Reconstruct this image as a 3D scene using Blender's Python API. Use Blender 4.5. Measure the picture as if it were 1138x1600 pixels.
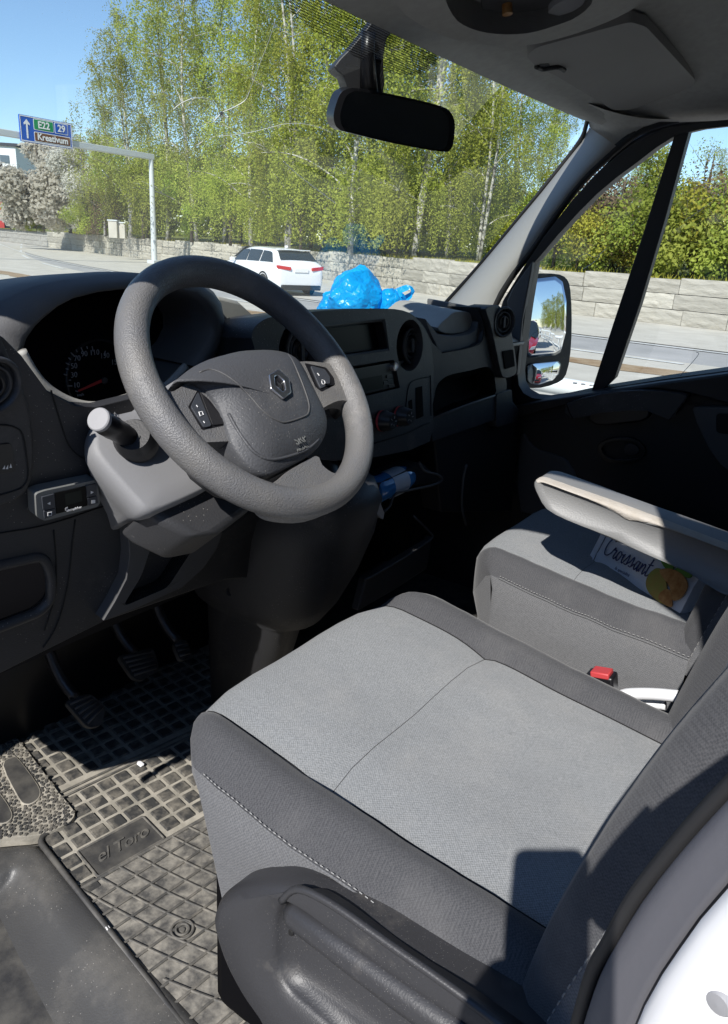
import bpy, bmesh, math, random
from mathutils import Vector as V, Matrix, noise as mnoise
from mathutils.geometry import tessellate_polygon
random.seed(7)
for o in list(bpy.data.objects): bpy.data.objects.remove(o, do_unlink=True)
S = bpy.context.scene
COL = S.collection
R = math.radians
PI = math.pi

# ------------------------------------------------------------------ camera
FPX, ROLL, PITCH, YAW = 1160.0, R(3.6), R(19.6), R(56.0)
CAM = V((0, 0, 1.65))
_f = V((math.sin(YAW)*math.cos(PITCH), math.cos(YAW)*math.cos(PITCH), -math.sin(PITCH)))
_r = V((math.cos(YAW), -math.sin(YAW), 0)); _u = _r.cross(_f)
CR = _r*math.cos(ROLL) + _u*math.sin(ROLL); CU = _u*math.cos(ROLL) - _r*math.sin(ROLL); CF = _f
cd = bpy.data.cameras.new('camera'); cam = bpy.data.objects.new('camera', cd); COL.objects.link(cam)
cam.matrix_world = Matrix(((CR.x, CU.x, -CF.x, CAM.x), (CR.y, CU.y, -CF.y, CAM.y), (CR.z, CU.z, -CF.z, CAM.z), (0, 0, 0, 1)))
cd.sensor_fit = 'VERTICAL'; cd.sensor_height = 36; cd.sensor_width = 36; cd.lens = FPX/1600*36
cd.clip_start = 0.02; cd.clip_end = 2000
S.camera = cam

# ------------------------------------------------------------------ sky, sun, exposure
SUN = V((0.733, 0.160, -0.661)).normalized()          # direction the light travels
w = bpy.data.worlds.new('World'); S.world = w; w.use_nodes = True
nt = w.node_tree; nt.nodes.clear()
wo = nt.nodes.new('ShaderNodeOutputWorld'); bg = nt.nodes.new('ShaderNodeBackground'); sk = nt.nodes.new('ShaderNodeTexSky')
sk.sky_type = 'NISHITA'; sk.sun_disc = False
sk.sun_elevation = math.asin(-SUN.z); sk.sun_rotation = math.atan2(-SUN.x, -SUN.y)
sk.air_density = 1.0; sk.dust_density = 0.0; sk.ozone_density = 4.5; sk.altitude = 600
bg.inputs['Strength'].default_value = 0.14
nt.links.new(sk.outputs[0], bg.inputs[0]); nt.links.new(bg.outputs[0], wo.inputs[0])
sd = bpy.data.lights.new('sun', 'SUN'); sd.energy = 5.0; sd.angle = R(0.5); sd.color = (1, 0.965, 0.92)
so = bpy.data.objects.new('sun', sd); COL.objects.link(so); so.location = (-20, -8, 25)
so.rotation_euler = SUN.to_track_quat('-Z', 'Y').to_euler()
S.view_settings.view_transform = 'Standard'; S.view_settings.look = 'None'
S.view_settings.exposure = 0.35; S.view_settings.gamma = 1.0; S.view_settings.use_curve_mapping = False
S.cycles.max_bounces = 8; S.cycles.transparent_max_bounces = 24; S.cycles.glossy_bounces = 4
S.cycles.caustics_reflective = False; S.cycles.caustics_refractive = False
S.cycles.use_denoising = True

# ------------------------------------------------------------------ measuring: where a line of sight meets a real plane
def ray(px, py): return CF + CR*((px-569)/FPX) - CU*((py-800)/FPX)
def onp(px, py, p0, n):
    d = ray(px, py); n = V(n); return CAM + d*((V(p0)-CAM).dot(n)/d.dot(n))
def atX(px, py, x): return onp(px, py, (x, 0, 0), (1, 0, 0))
def atY(px, py, y): return onp(px, py, (0, y, 0), (0, 1, 0))
def atZ(px, py, z): return onp(px, py, (0, 0, z), (0, 0, 1))

# ------------------------------------------------------------------ materials
MATS = {}
def _mat(name):
    m = bpy.data.materials.new(name); m.use_nodes = True; MATS[name] = m
    nt = m.node_tree; b = nt.nodes['Principled BSDF']; return m, nt, b
def N(nt, t, **kw):
    n = nt.nodes.new(t)
    for k, v in kw.items():
        if k in n.inputs: n.inputs[k].default_value = v
        else: setattr(n, k, v)
    return n
def rgb(c): return (c[0], c[1], c[2], 1) if len(c) == 3 else c
def mat(name, col, rough=0.55, col2=None, nscale=6, ndetail=6, bump=0.0, bscale=300, bdist=0.0006, metal=0, spec=0.5,
        mixlo=0.35, mixhi=0.65, coords='Object', kind='NOISE', sheen=0, coat=0, specks=0, dust=None, dustscale=3.0, dustlo=.5, dusthi=.8):
    m, nt, b = _mat(name); L = nt.links.new
    b.inputs['Base Color'].default_value = rgb(col); b.inputs['Roughness'].default_value = rough
    b.inputs['Metallic'].default_value = metal; b.inputs['Specular IOR Level'].default_value = spec
    if coat: b.inputs['Coat Weight'].default_value = coat; b.inputs['Coat Roughness'].default_value = .05
    if sheen: b.inputs['Sheen Weight'].default_value = sheen; b.inputs['Sheen Roughness'].default_value = .4
    tc = N(nt, 'ShaderNodeTexCoord'); src = tc.outputs[coords]
    cout = None
    if col2 is not None:
        n = N(nt, 'ShaderNodeTexNoise', Scale=nscale, Detail=ndetail, Roughness=.6); L(src, n.inputs['Vector'])
        r = N(nt, 'ShaderNodeMapRange'); r.inputs['From Min'].default_value = mixlo; r.inputs['From Max'].default_value = mixhi
        L(n.outputs['Fac'], r.inputs['Value'])
        mx = N(nt, 'ShaderNodeMix', data_type='RGBA'); mx.inputs[6].default_value = rgb(col); mx.inputs[7].default_value = rgb(col2)
        L(r.outputs[0], mx.inputs[0]); L(mx.outputs[2], b.inputs['Base Color']); cout = mx.outputs[2]
    if dust is not None:
        n = N(nt, 'ShaderNodeTexNoise', Scale=dustscale, Detail=8, Roughness=.7); L(src, n.inputs['Vector'])
        r = N(nt, 'ShaderNodeMapRange'); r.inputs['From Min'].default_value = dustlo; r.inputs['From Max'].default_value = dusthi
        r.inputs['To Max'].default_value = .8
        L(n.outputs['Fac'], r.inputs['Value'])
        mx = N(nt, 'ShaderNodeMix', data_type='RGBA'); mx.inputs[7].default_value = rgb(dust)
        if cout: L(cout, mx.inputs[6])
        else: mx.inputs[6].default_value = rgb(col)
        L(r.outputs[0], mx.inputs[0]); L(mx.outputs[2], b.inputs['Base Color'])
    if specks:            # scattered dust grains and lint
        prev = b.inputs['Base Color'].links[0].from_socket if b.inputs['Base Color'].links else None
        v = N(nt, 'ShaderNodeTexVoronoi', Scale=specks); L(src, v.inputs['Vector'])
        lt = N(nt, 'ShaderNodeMath', operation='LESS_THAN'); lt.inputs[1].default_value = .11; L(v.outputs['Distance'], lt.inputs[0])
        nn = N(nt, 'ShaderNodeTexNoise', Scale=7, Detail=4); L(src, nn.inputs['Vector'])
        gt = N(nt, 'ShaderNodeMath', operation='GREATER_THAN'); gt.inputs[1].default_value = .50; L(nn.outputs['Fac'], gt.inputs[0])
        mu_ = N(nt, 'ShaderNodeMath', operation='MULTIPLY'); L(lt.outputs[0], mu_.inputs[0]); L(gt.outputs[0], mu_.inputs[1])
        m3_ = N(nt, 'ShaderNodeMath', operation='MULTIPLY'); m3_.inputs[1].default_value = .55; L(mu_.outputs[0], m3_.inputs[0])
        mx = N(nt, 'ShaderNodeMix', data_type='RGBA'); mx.inputs[7].default_value = (.38, .36, .33, 1)
        if prev: L(prev, mx.inputs[6])
        else: mx.inputs[6].default_value = rgb(col)
        L(m3_.outputs[0], mx.inputs[0]); L(mx.outputs[2], b.inputs['Base Color'])
    if bump:
        if kind == 'VORONOI':
            n = N(nt, 'ShaderNodeTexVoronoi', Scale=bscale); o = n.outputs['Distance']
        elif kind == 'WEAVE':
            n = N(nt, 'ShaderNodeTexChecker', Scale=bscale); o = n.outputs['Fac']
        else:
            n = N(nt, 'ShaderNodeTexNoise', Scale=bscale, Detail=3); o = n.outputs['Fac']
        L(src, n.inputs['Vector'])
        bp = N(nt, 'ShaderNodeBump', Strength=bump, Distance=bdist); L(o, bp.inputs['Height']); L(bp.outputs[0], b.inputs['Normal'])
    return m

def fabric(name, col, col2, scale=420, rough=.95, dust=(.45, .43, .4), dlo=.55, dhi=.85):
    """woven cloth: fine two-tone thread checks, soft mottling, dust"""
    m, nt, b = _mat(name); L = nt.links.new
    b.inputs['Roughness'].default_value = rough; b.inputs['Specular IOR Level'].default_value = .2
    b.inputs['Sheen Weight'].default_value = .12
    tc = N(nt, 'ShaderNodeTexCoord'); src = tc.outputs['Object']
    ck = N(nt, 'ShaderNodeTexChecker', Scale=scale); L(src, ck.inputs['Vector'])
    no = N(nt, 'ShaderNodeTexNoise', Scale=scale*.8, Detail=2); L(src, no.inputs['Vector'])
    ad = N(nt, 'ShaderNodeMath', operation='MULTIPLY_ADD'); L(ck.outputs['Fac'], ad.inputs[0]); ad.inputs[1].default_value = .35; L(no.outputs['Fac'], ad.inputs[2])
    r = N(nt, 'ShaderNodeMapRange'); r.inputs['From Min'].default_value = .35; r.inputs['From Max'].default_value = 1.0; L(ad.outputs[0], r.inputs['Value'])
    mx = N(nt, 'ShaderNodeMix', data_type='RGBA'); mx.inputs[6].default_value = rgb(col); mx.inputs[7].default_value = rgb(col2); L(r.outputs[0], mx.inputs[0])
    n2 = N(nt, 'ShaderNodeTexNoise', Scale=5.5, Detail=7, Roughness=.65); L(src, n2.inputs['Vector'])
    r2 = N(nt, 'ShaderNodeMapRange'); r2.inputs['From Min'].default_value = dlo; r2.inputs['From Max'].default_value = dhi; r2.inputs['To Max'].default_value = .4; L(n2.outputs['Fac'], r2.inputs['Value'])
    m2 = N(nt, 'ShaderNodeMix', data_type='RGBA'); m2.inputs[7].default_value = rgb(dust); L(mx.outputs[2], m2.inputs[6]); L(r2.outputs[0], m2.inputs[0])
    L(m2.outputs[2], b.inputs['Base Color'])
    bp = N(nt, 'ShaderNodeBump', Strength=.22, Distance=.0006); L(ad.outputs[0], bp.inputs['Height'])
    n3 = N(nt, 'ShaderNodeTexNoise', Scale=14, Detail=3); L(src, n3.inputs['Vector'])
    b2 = N(nt, 'ShaderNodeBump', Strength=.45, Distance=.007); L(n3.outputs['Fac'], b2.inputs['Height']); L(bp.outputs[0], b2.inputs['Normal'])
    L(b2.outputs[0], b.inputs['Normal'])
    return m

def glass(name, tint=(1, 1, 1), dust=.03, refl=1.0, dustcol=(.75, .78, .72), patchy=True):
    """one thin pane: lets light straight through, mirrors at grazing angles, carries a film of dust"""
    m = bpy.data.materials.new(name); m.use_nodes = True; MATS[name] = m; nt = m.node_tree; nt.nodes.clear(); L = nt.links.new
    out = N(nt, 'ShaderNodeOutputMaterial'); tr = N(nt, 'ShaderNodeBsdfTransparent'); tr.inputs[0].default_value = rgb(tint)
    gl = N(nt, 'ShaderNodeBsdfGlossy', Roughness=.0); fr = N(nt, 'ShaderNodeLayerWeight')
    pw = N(nt, 'ShaderNodeMath', operation='POWER'); pw.inputs[1].default_value = 5; L(fr.outputs['Facing'], pw.inputs[0])
    ml = N(nt, 'ShaderNodeMath', operation='MULTIPLY_ADD'); ml.inputs[1].default_value = 1.0*refl; ml.inputs[2].default_value = .085*refl; L(pw.outputs[0], ml.inputs[0])
    mx = N(nt, 'ShaderNodeMixShader'); L(ml.outputs[0], mx.inputs[0]); L(tr.outputs[0], mx.inputs[1]); L(gl.outputs[0], mx.inputs[2])
    df = N(nt, 'ShaderNodeBsdfDiffuse'); df.inputs[0].default_value = rgb(dustcol)
    tl = N(nt, 'ShaderNodeBsdfTranslucent'); tl.inputs[0].default_value = rgb(dustcol)
    dm = N(nt, 'ShaderNodeMixShader'); dm.inputs[0].default_value = .5; L(df.outputs[0], dm.inputs[1]); L(tl.outputs[0], dm.inputs[2])
    m2 = N(nt, 'ShaderNodeMixShader'); L(mx.outputs[0], m2.inputs[1]); L(dm.outputs[0], m2.inputs[2])
    if patchy:
        tc = N(nt, 'ShaderNodeTexCoord'); n = N(nt, 'ShaderNodeTexNoise', Scale=3.0, Detail=8, Roughness=.75); L(tc.outputs['Object'], n.inputs['Vector'])
        v = N(nt, 'ShaderNodeTexVoronoi', Scale=160); L(tc.outputs['Object'], v.inputs['Vector'])
        lt = N(nt, 'ShaderNodeMath', operation='LESS_THAN'); lt.inputs[1].default_value = .10; L(v.outputs['Distance'], lt.inputs[0])
        n4 = N(nt, 'ShaderNodeTexNoise', Scale=5.0, Detail=2); L(tc.outputs['Object'], n4.inputs['Vector'])
        l2 = N(nt, 'ShaderNodeMath', operation='GREATER_THAN'); l2.inputs[1].default_value = .56; L(n4.outputs['Fac'], l2.inputs[0])
        sp = N(nt, 'ShaderNodeMath', operation='MULTIPLY'); L(lt.outputs[0], sp.inputs[0]); L(l2.outputs[0], sp.inputs[1])
        r = N(nt, 'ShaderNodeMapRange'); r.inputs['From Min'].default_value = .3; r.inputs['From Max'].default_value = .75
        r.inputs['To Min'].default_value = dust*.4; r.inputs['To Max'].default_value = dust*1.7; L(n.outputs['Fac'], r.inputs['Value'])
        ma = N(nt, 'ShaderNodeMath', operation='MULTIPLY_ADD'); ma.inputs[1].default_value = .16; L(sp.outputs[0], ma.inputs[0]); L(r.outputs[0], ma.inputs[2])
        L(ma.outputs[0], m2.inputs[0])
    else: m2.inputs[0].default_value = dust
    L(m2.outputs[0], out.inputs[0]); return m

def leafmat(name, c1, c2, trans=.45):
    m = bpy.data.materials.new(name); m.use_nodes = True; MATS[name] = m; nt = m.node_tree; nt.nodes.clear(); L = nt.links.new
    out = N(nt, 'ShaderNodeOutputMaterial'); tc = N(nt, 'ShaderNodeTexCoord')
    n = N(nt, 'ShaderNodeTexNoise', Scale=.55, Detail=6, Roughness=.75); L(tc.outputs['Object'], n.inputs['Vector'])
    r = N(nt, 'ShaderNodeMapRange'); r.inputs['From Min'].default_value = .36; r.inputs['From Max'].default_value = .64; L(n.outputs['Fac'], r.inputs['Value'])
    oi = N(nt, 'ShaderNodeObjectInfo')
    mx = N(nt, 'ShaderNodeMix', data_type='RGBA'); mx.inputs[6].default_value = rgb(c1); mx.inputs[7].default_value = rgb(c2); L(r.outputs[0], mx.inputs[0])
    hs = N(nt, 'ShaderNodeHueSaturation'); L(mx.outputs[2], hs.inputs['Color'])
    r2 = N(nt, 'ShaderNodeMapRange'); r2.inputs['To Min'].default_value = .75; r2.inputs['To Max'].default_value = 1.25; L(oi.outputs['Random'], r2.inputs['Value']); L(r2.outputs[0], hs.inputs['Value'])
    r3 = N(nt, 'ShaderNodeMapRange'); r3.inputs['To Min'].default_value = .485; r3.inputs['To Max'].default_value = .51; L(oi.outputs['Random'], r3.inputs['Value']); L(r3.outputs[0], hs.inputs['Hue'])
    d = N(nt, 'ShaderNodeBsdfDiffuse'); t = N(nt, 'ShaderNodeBsdfTranslucent'); L(hs.outputs[0], d.inputs[0]); L(hs.outputs[0], t.inputs[0])
    ms = N(nt, 'ShaderNodeMixShader'); ms.inputs[0].default_value = trans; L(d.outputs[0], ms.inputs[1]); L(t.outputs[0], ms.inputs[2])
    L(ms.outputs[0], out.inputs[0]); return m

def frit(name, scale=1.0):
    """printed black dots on the glass: an opaque black pattern with clear gaps that open up away from the header"""
    m = bpy.data.materials.new(name); m.use_nodes = True; MATS[name] = m; nt = m.node_tree; nt.nodes.clear(); L = nt.links.new
    out = N(nt, 'ShaderNodeOutputMaterial'); tr = N(nt, 'ShaderNodeBsdfTransparent'); df = N(nt, 'ShaderNodeBsdfDiffuse'); df.inputs[0].default_value = (.012, .012, .013, 1)
    tc = N(nt, 'ShaderNodeTexCoord'); sx = N(nt, 'ShaderNodeSeparateXYZ'); L(tc.outputs['Object'], sx.inputs[0]); mp = N(nt, 'ShaderNodeCombineXYZ'); L(sx.outputs[0], mp.inputs[0]); mz = N(nt, 'ShaderNodeMath', operation='MULTIPLY'); mz.inputs[1].default_value = 1.25; L(sx.outputs[2], mz.inputs[0]); L(mz.outputs[0], mp.inputs[1])
    v = N(nt, 'ShaderNodeTexVoronoi', Randomness=0.0, voronoi_dimensions='2D'); v.inputs['Scale'].default_value = 330; L(mp.outputs[0], v.inputs['Vector'])
    lt = N(nt, 'ShaderNodeMath', operation='LESS_THAN'); lt.inputs[1].default_value = .36; L(v.outputs['Distance'], lt.inputs[0])
    ms = N(nt, 'ShaderNodeMixShader'); L(lt.outputs[0], ms.inputs[0]); L(tr.outputs[0], ms.inputs[1]); L(df.outputs[0], ms.inputs[2]); L(ms.outputs[0], out.inputs[0]); return m

mat('plastic_black', (.018, .018, .020), .5, bump=.35, bscale=420, bdist=.0008)
mat('plastic_smooth', (.010, .010, .012), .35)
mat('plastic_dark', (.031, .032, .035), .50, col2=(.040, .040, .043), bump=.5, bscale=380, bdist=.001, dust=(.16, .15, .14), dustlo=.56, dusthi=1.0, dustscale=9, specks=170)
mat('plastic_grey', (.07, .07, .074), .55, col2=(.085, .085, .085), bump=.4, bscale=380, bdist=.0008)
mat('plastic_seatbase', (.036, .036, .039), .44, bump=.3, bscale=420, bdist=.001, dust=(.25, .23, .20), dustlo=.54, dusthi=1.0, dustscale=8, specks=420)
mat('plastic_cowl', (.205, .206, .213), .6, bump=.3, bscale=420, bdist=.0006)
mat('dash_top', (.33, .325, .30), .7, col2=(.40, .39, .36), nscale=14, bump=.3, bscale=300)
mat('hood_grey', (.10, .102, .108), .6, bump=.4, bscale=420, bdist=.0008, col2=(.125, .122, .12))
mat('wheel_skin', (.135, .136, .142), .38, bump=1.0, bscale=520, bdist=.0012, col2=(.16, .155, .148), nscale=11, dust=(.34, .325, .30), dustlo=.50, dusthi=.90, dustscale=7)
mat('airbag_skin', (.066, .068, .074), .55, bump=.7, bscale=360, bdist=.001, dust=(.24, .235, .225), dustlo=.55, dusthi=1.05, dustscale=6, specks=210)
mat('chrome', (.85, .85, .87), .28, metal=1)
mat('metal_dark', (.06, .06, .065), .35, metal=.6)
mat('seam_dark', (.006, .006, .006), .8)
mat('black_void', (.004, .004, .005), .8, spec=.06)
mat('mark_white', (.72, .72, .72), .6)
mat('mark_grey', (.30, .30, .31), .6)
mat('needle_red', (.45, .03, .03), .5)
mat('red_plastic', (.50, .055, .06), .45)
fabric('fabric_light', (.165, .175, .182), (.315, .325, .332), 560, dlo=.48, dhi=.95)
fabric('fabric_dark', (.050, .051, .056), (.088, .089, .094), 560, dust=(.21, .205, .20), dlo=.5, dhi=.9)
fabric('fabric_skirt', (.098, .100, .106), (.165, .167, .172), 460, dust=(.3, .29, .27), dlo=.55, dhi=.95)
mat('stitch', (.26, .26, .255), .8)
mat('headliner', (.33, .32, .30), .95, col2=(.37, .36, .34), nscale=60, bump=.4, bscale=700, bdist=.0008)
mat('visor_vinyl', (.26, .25, .24), .8, bump=.3, bscale=300, col2=(.28, .27, .26))
mat('pillar_trim', (.33, .325, .31), .6, bump=.3, bscale=450, bdist=.0006)
mat('rubber_seal', (.015, .015, .016), .55)
mat('seal_grey', (.10, .10, .112), .5, bump=.2, bscale=300)
mat('rubber_pad', (.040, .040, .039), .7, col2=(.22, .20, .165), nscale=38, mixlo=.44, mixhi=.74, bump=.6, bscale=160, bdist=.001)
mat('rubber_dirty', (.22, .205, .17), .9, col2=(.40, .37, .31), nscale=26, bump=.5, bscale=200, bdist=.001)
mat('rubber_pit', (.065, .063, .060), .8, col2=(.29, .27, .23), nscale=46, ndetail=5, mixlo=.36, mixhi=.68, bump=.6, bscale=180, bdist=.001)
mat('rubber_rib', (.075, .073, .068), .75, col2=(.24, .22, .185), nscale=40, mixlo=.4, mixhi=.8, bump=.4, bscale=200, bdist=.001)
mat('rubber_black', (.035, .035, .036), .6, col2=(.10, .095, .085), nscale=20, bump=.3, bscale=200)
mat('sill_plastic', (.058, .058, .059), .42, col2=(.078, .077, .074), nscale=4, bump=.5, bscale=380, bdist=.0008, dust=(.27, .25, .22), dustlo=.50, dusthi=1.0, dustscale=5, specks=150)
mat('van_paint', (.80, .80, .80), .25, coat=.6)

mat('bottle_blue', (.06, .25, .60), .08, coat=.5)
mat('bottle_label', (.55, .62, .72), .4)
mat('pack_white', (.86, .87, .90), .28, col2=(.68, .70, .75), bump=.4, bscale=35, bdist=.004)
mat('print_teal', (.03, .33, .42), .4); mat('print_navy', (.02, .03, .12), .4); mat('print_red', (.5, .02, .03), .4)
mat('print_green', (.10, .22, .03), .4); mat('print_lime', (.26, .27, .06), .4, col2=(.34, .22, .06), nscale=60); mat('print_brown', (.30, .12, .03), .4, col2=(.46, .25, .09), nscale=70)
mat('arm_leather', (.21, .212, .212), .5, bump=.5, bscale=300, bdist=.001)
mat('arm_worn', (.42, .385, .335), .85, bump=.9, bscale=200, bdist=.0015, col2=(.47, .44, .40), nscale=40)
mat('screen', (.006, .006, .006), .35, spec=.15); mat('screen_lcd', (.014, .018, .015), .35, spec=.2)
mat('device_grey', (.16, .165, .16), .5); mat('device_key', (.045, .05, .06), .5)
mat('mirror_glass', (.92, .93, .94), .0, metal=1)
mat('rear_mirror_glass', (.30, .30, .31), .02, metal=1)
mat('white_plastic', (.75, .76, .78), .35)
glass('windscreen_glass', (.93, .97, .94), dust=.022)
glass('door_glass', (.93, .97, .95), dust=.008)
frit('frit_dots')
mat('crack_white', (.9, .92, .92), .4)
# outdoors
mat('paving', (.46, .43, .37), .9, col2=(.55, .52, .45), nscale=1.2, bump=.4, bscale=60, bdist=.004)
mat('asphalt_old', (.31, .305, .295), .9, col2=(.39, .38, .365), nscale=.7, bump=.4, bscale=80, bdist=.004)
mat('verge_dirt', (.24, .15, .075), 1, col2=(.36, .27, .17), nscale=3, bump=.7, bscale=20, bdist=.02)
mat('road_paint', (.72, .72, .69), .7, col2=(.5, .5, .47), nscale=5)
mat('grass', (.07, .11, .015), 1, col2=(.20, .19, .04), nscale=.8)
mat('stone', (.34, .318, .27), .95, col2=(.47, .44, .375), nscale=2.2, bump=.8, bscale=6, bdist=.04, dust=(.29, .27, .225), dustlo=.54, dusthi=.85, dustscale=1.1)
def vary(name, lo=.78, hi=1.18):
    nt = MATS[name].node_tree; b = nt.nodes['Principled BSDF']; src = b.inputs['Base Color'].links[0].from_socket
    oi = N(nt, 'ShaderNodeObjectInfo'); r = N(nt, 'ShaderNodeMapRange'); r.inputs['To Min'].default_value = lo; r.inputs['To Max'].default_value = hi; nt.links.new(oi.outputs['Random'], r.inputs['Value'])
    h = N(nt, 'ShaderNodeHueSaturation'); nt.links.new(src, h.inputs['Color']); nt.links.new(r.outputs[0], h.inputs['Value']); nt.links.new(h.outputs[0], b.inputs['Base Color'])
vary('stone')
mat('stone_old', (.30, .285, .26), .95, col2=(.40, .38, .34), nscale=1.7, bump=.8, bscale=8, bdist=.03)
mat('mortar', (.30, .28, .24), 1)
mat('steel_galv', (.56, .59, .60), .5)
mat('rail_white', (.72, .75, .74), .4)
mat('sign_blue', (.006, .10, .50), .4); mat('sign_green', (.0, .28, .09), .4); mat('sign_brown', (.17, .065, .025), .4); mat('sign_white', (.85, .85, .85), .4)
mat('car_white', (.82, .83, .84), .2, coat=.7); mat('car_red', (.42, .015, .015), .2, coat=.7); mat('car_dark', (.04, .05, .06), .2, coat=.7)
mat('car_glass', (.02, .03, .032), .05, coat=.5); mat('tyre', (.02, .02, .02), .8); mat('rim', (.22, .22, .23), .35, metal=.6); mat('tail_red', (.55, .02, .02), .25)
mat('birch_bark', (.52, .50, .45), .85, col2=(.06, .055, .045), nscale=3.5, mixlo=.46, mixhi=.60, bump=.3, bscale=20, bdist=.02)
mat('bark_dark', (.07, .055, .042), .95, col2=(.12, .10, .08), nscale=5)
leafmat('leaf_birch', (.32, .38, .055), (.52, .56, .12), .5)
leafmat('leaf_olive', (.27, .30, .06), (.43, .45, .12), .5)
leafmat('leaf_green', (.25, .34, .05), (.50, .56, .12), .5)
leafmat('leaf_yellow', (.34, .33, .05), (.50, .47, .08), .4)
leafmat('leaf_brown', (.14, .095, .06), (.22, .16, .105), .25)
leafmat('blossom', (.74, .71, .58), (.90, .87, .77), .6)
leafmat('blossom_grey', (.52, .51, .45), (.72, .71, .65), .55)
mat('house_white', (.75, .76, .78), .7); mat('house_red', (.42, .035, .03), .7); mat('house_dark', (.03, .035, .05), .7); mat('roof_red', (.33, .09, .05), .8)
mat('roof_brick', (.10, .06, .045), .9, col2=(.07, .045, .035), nscale=4)
mat('window_far', (.10, .13, .16), .15)
mat('skin', (.50, .30, .21), .5); mat('cloth_navy', (.03, .035, .05), .9); mat('cloth_denim', (.05, .07, .12), .9); mat('hair', (.03, .02, .015), .6); mat('shoe', (.03, .03, .03), .5)

def film(name, col, tcol):
    """thin glossy plastic film: some light shines through, sharp creases"""
    m, nt, b = _mat(name); L = nt.links.new
    b.inputs['Base Color'].default_value = rgb(col); b.inputs['Roughness'].default_value = .28; b.inputs['Specular IOR Level'].default_value = .5
    tc = N(nt, 'ShaderNodeTexCoord'); v = N(nt, 'ShaderNodeTexVoronoi', Scale=42, feature='DISTANCE_TO_EDGE')
    nn = N(nt, 'ShaderNodeTexNoise', Scale=30, Detail=4); L(tc.outputs['Object'], nn.inputs['Vector'])
    ad = N(nt, 'ShaderNodeVectorMath', operation='MULTIPLY_ADD'); L(nn.outputs['Color'], ad.inputs[0]); ad.inputs[1].default_value = (.03, .03, .03); L(tc.outputs['Object'], ad.inputs[2]); L(ad.outputs[0], v.inputs['Vector'])
    bp = N(nt, 'ShaderNodeBump', Strength=.8, Distance=.006); L(v.outputs['Distance'], bp.inputs['Height'])
    n2 = N(nt, 'ShaderNodeTexNoise', Scale=70, Detail=3); L(tc.outputs['Object'], n2.inputs['Vector'])
    b2 = N(nt, 'ShaderNodeBump', Strength=.5, Distance=.003); L(n2.outputs['Fac'], b2.inputs['Height']); L(bp.outputs[0], b2.inputs['Normal']); L(b2.outputs[0], b.inputs['Normal'])
    t = N(nt, 'ShaderNodeBsdfTranslucent'); t.inputs[0].default_value = rgb(tcol); ms = N(nt, 'ShaderNodeMixShader'); ms.inputs[0].default_value = .25
    L(b.outputs[0], ms.inputs[1]); L(t.outputs[0], ms.inputs[2]); L(ms.outputs[0], nt.nodes['Material Output'].inputs[0]); return m
film('bag_blue', (.01, .46, 1.0), (.05, .60, 1.0))

# ------------------------------------------------------------------ mesh building
def tag(o, label=None, cat=None, group=None, kind=None):
    if label: o['label'] = label
    if cat: o['category'] = cat
    if group: o['group'] = group
    if kind: o['kind'] = kind
    return o
def thing(name, label, cat, loc=(0, 0, 0), group=None):
    o = bpy.data.objects.new(name, None); COL.objects.link(o); o.location = loc; o.empty_display_size = .05
    return tag(o, label, cat, group)
def wloc(o):
    p = V((0, 0, 0))
    while o is not None: p += o.location; o = o.parent
    return p

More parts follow.
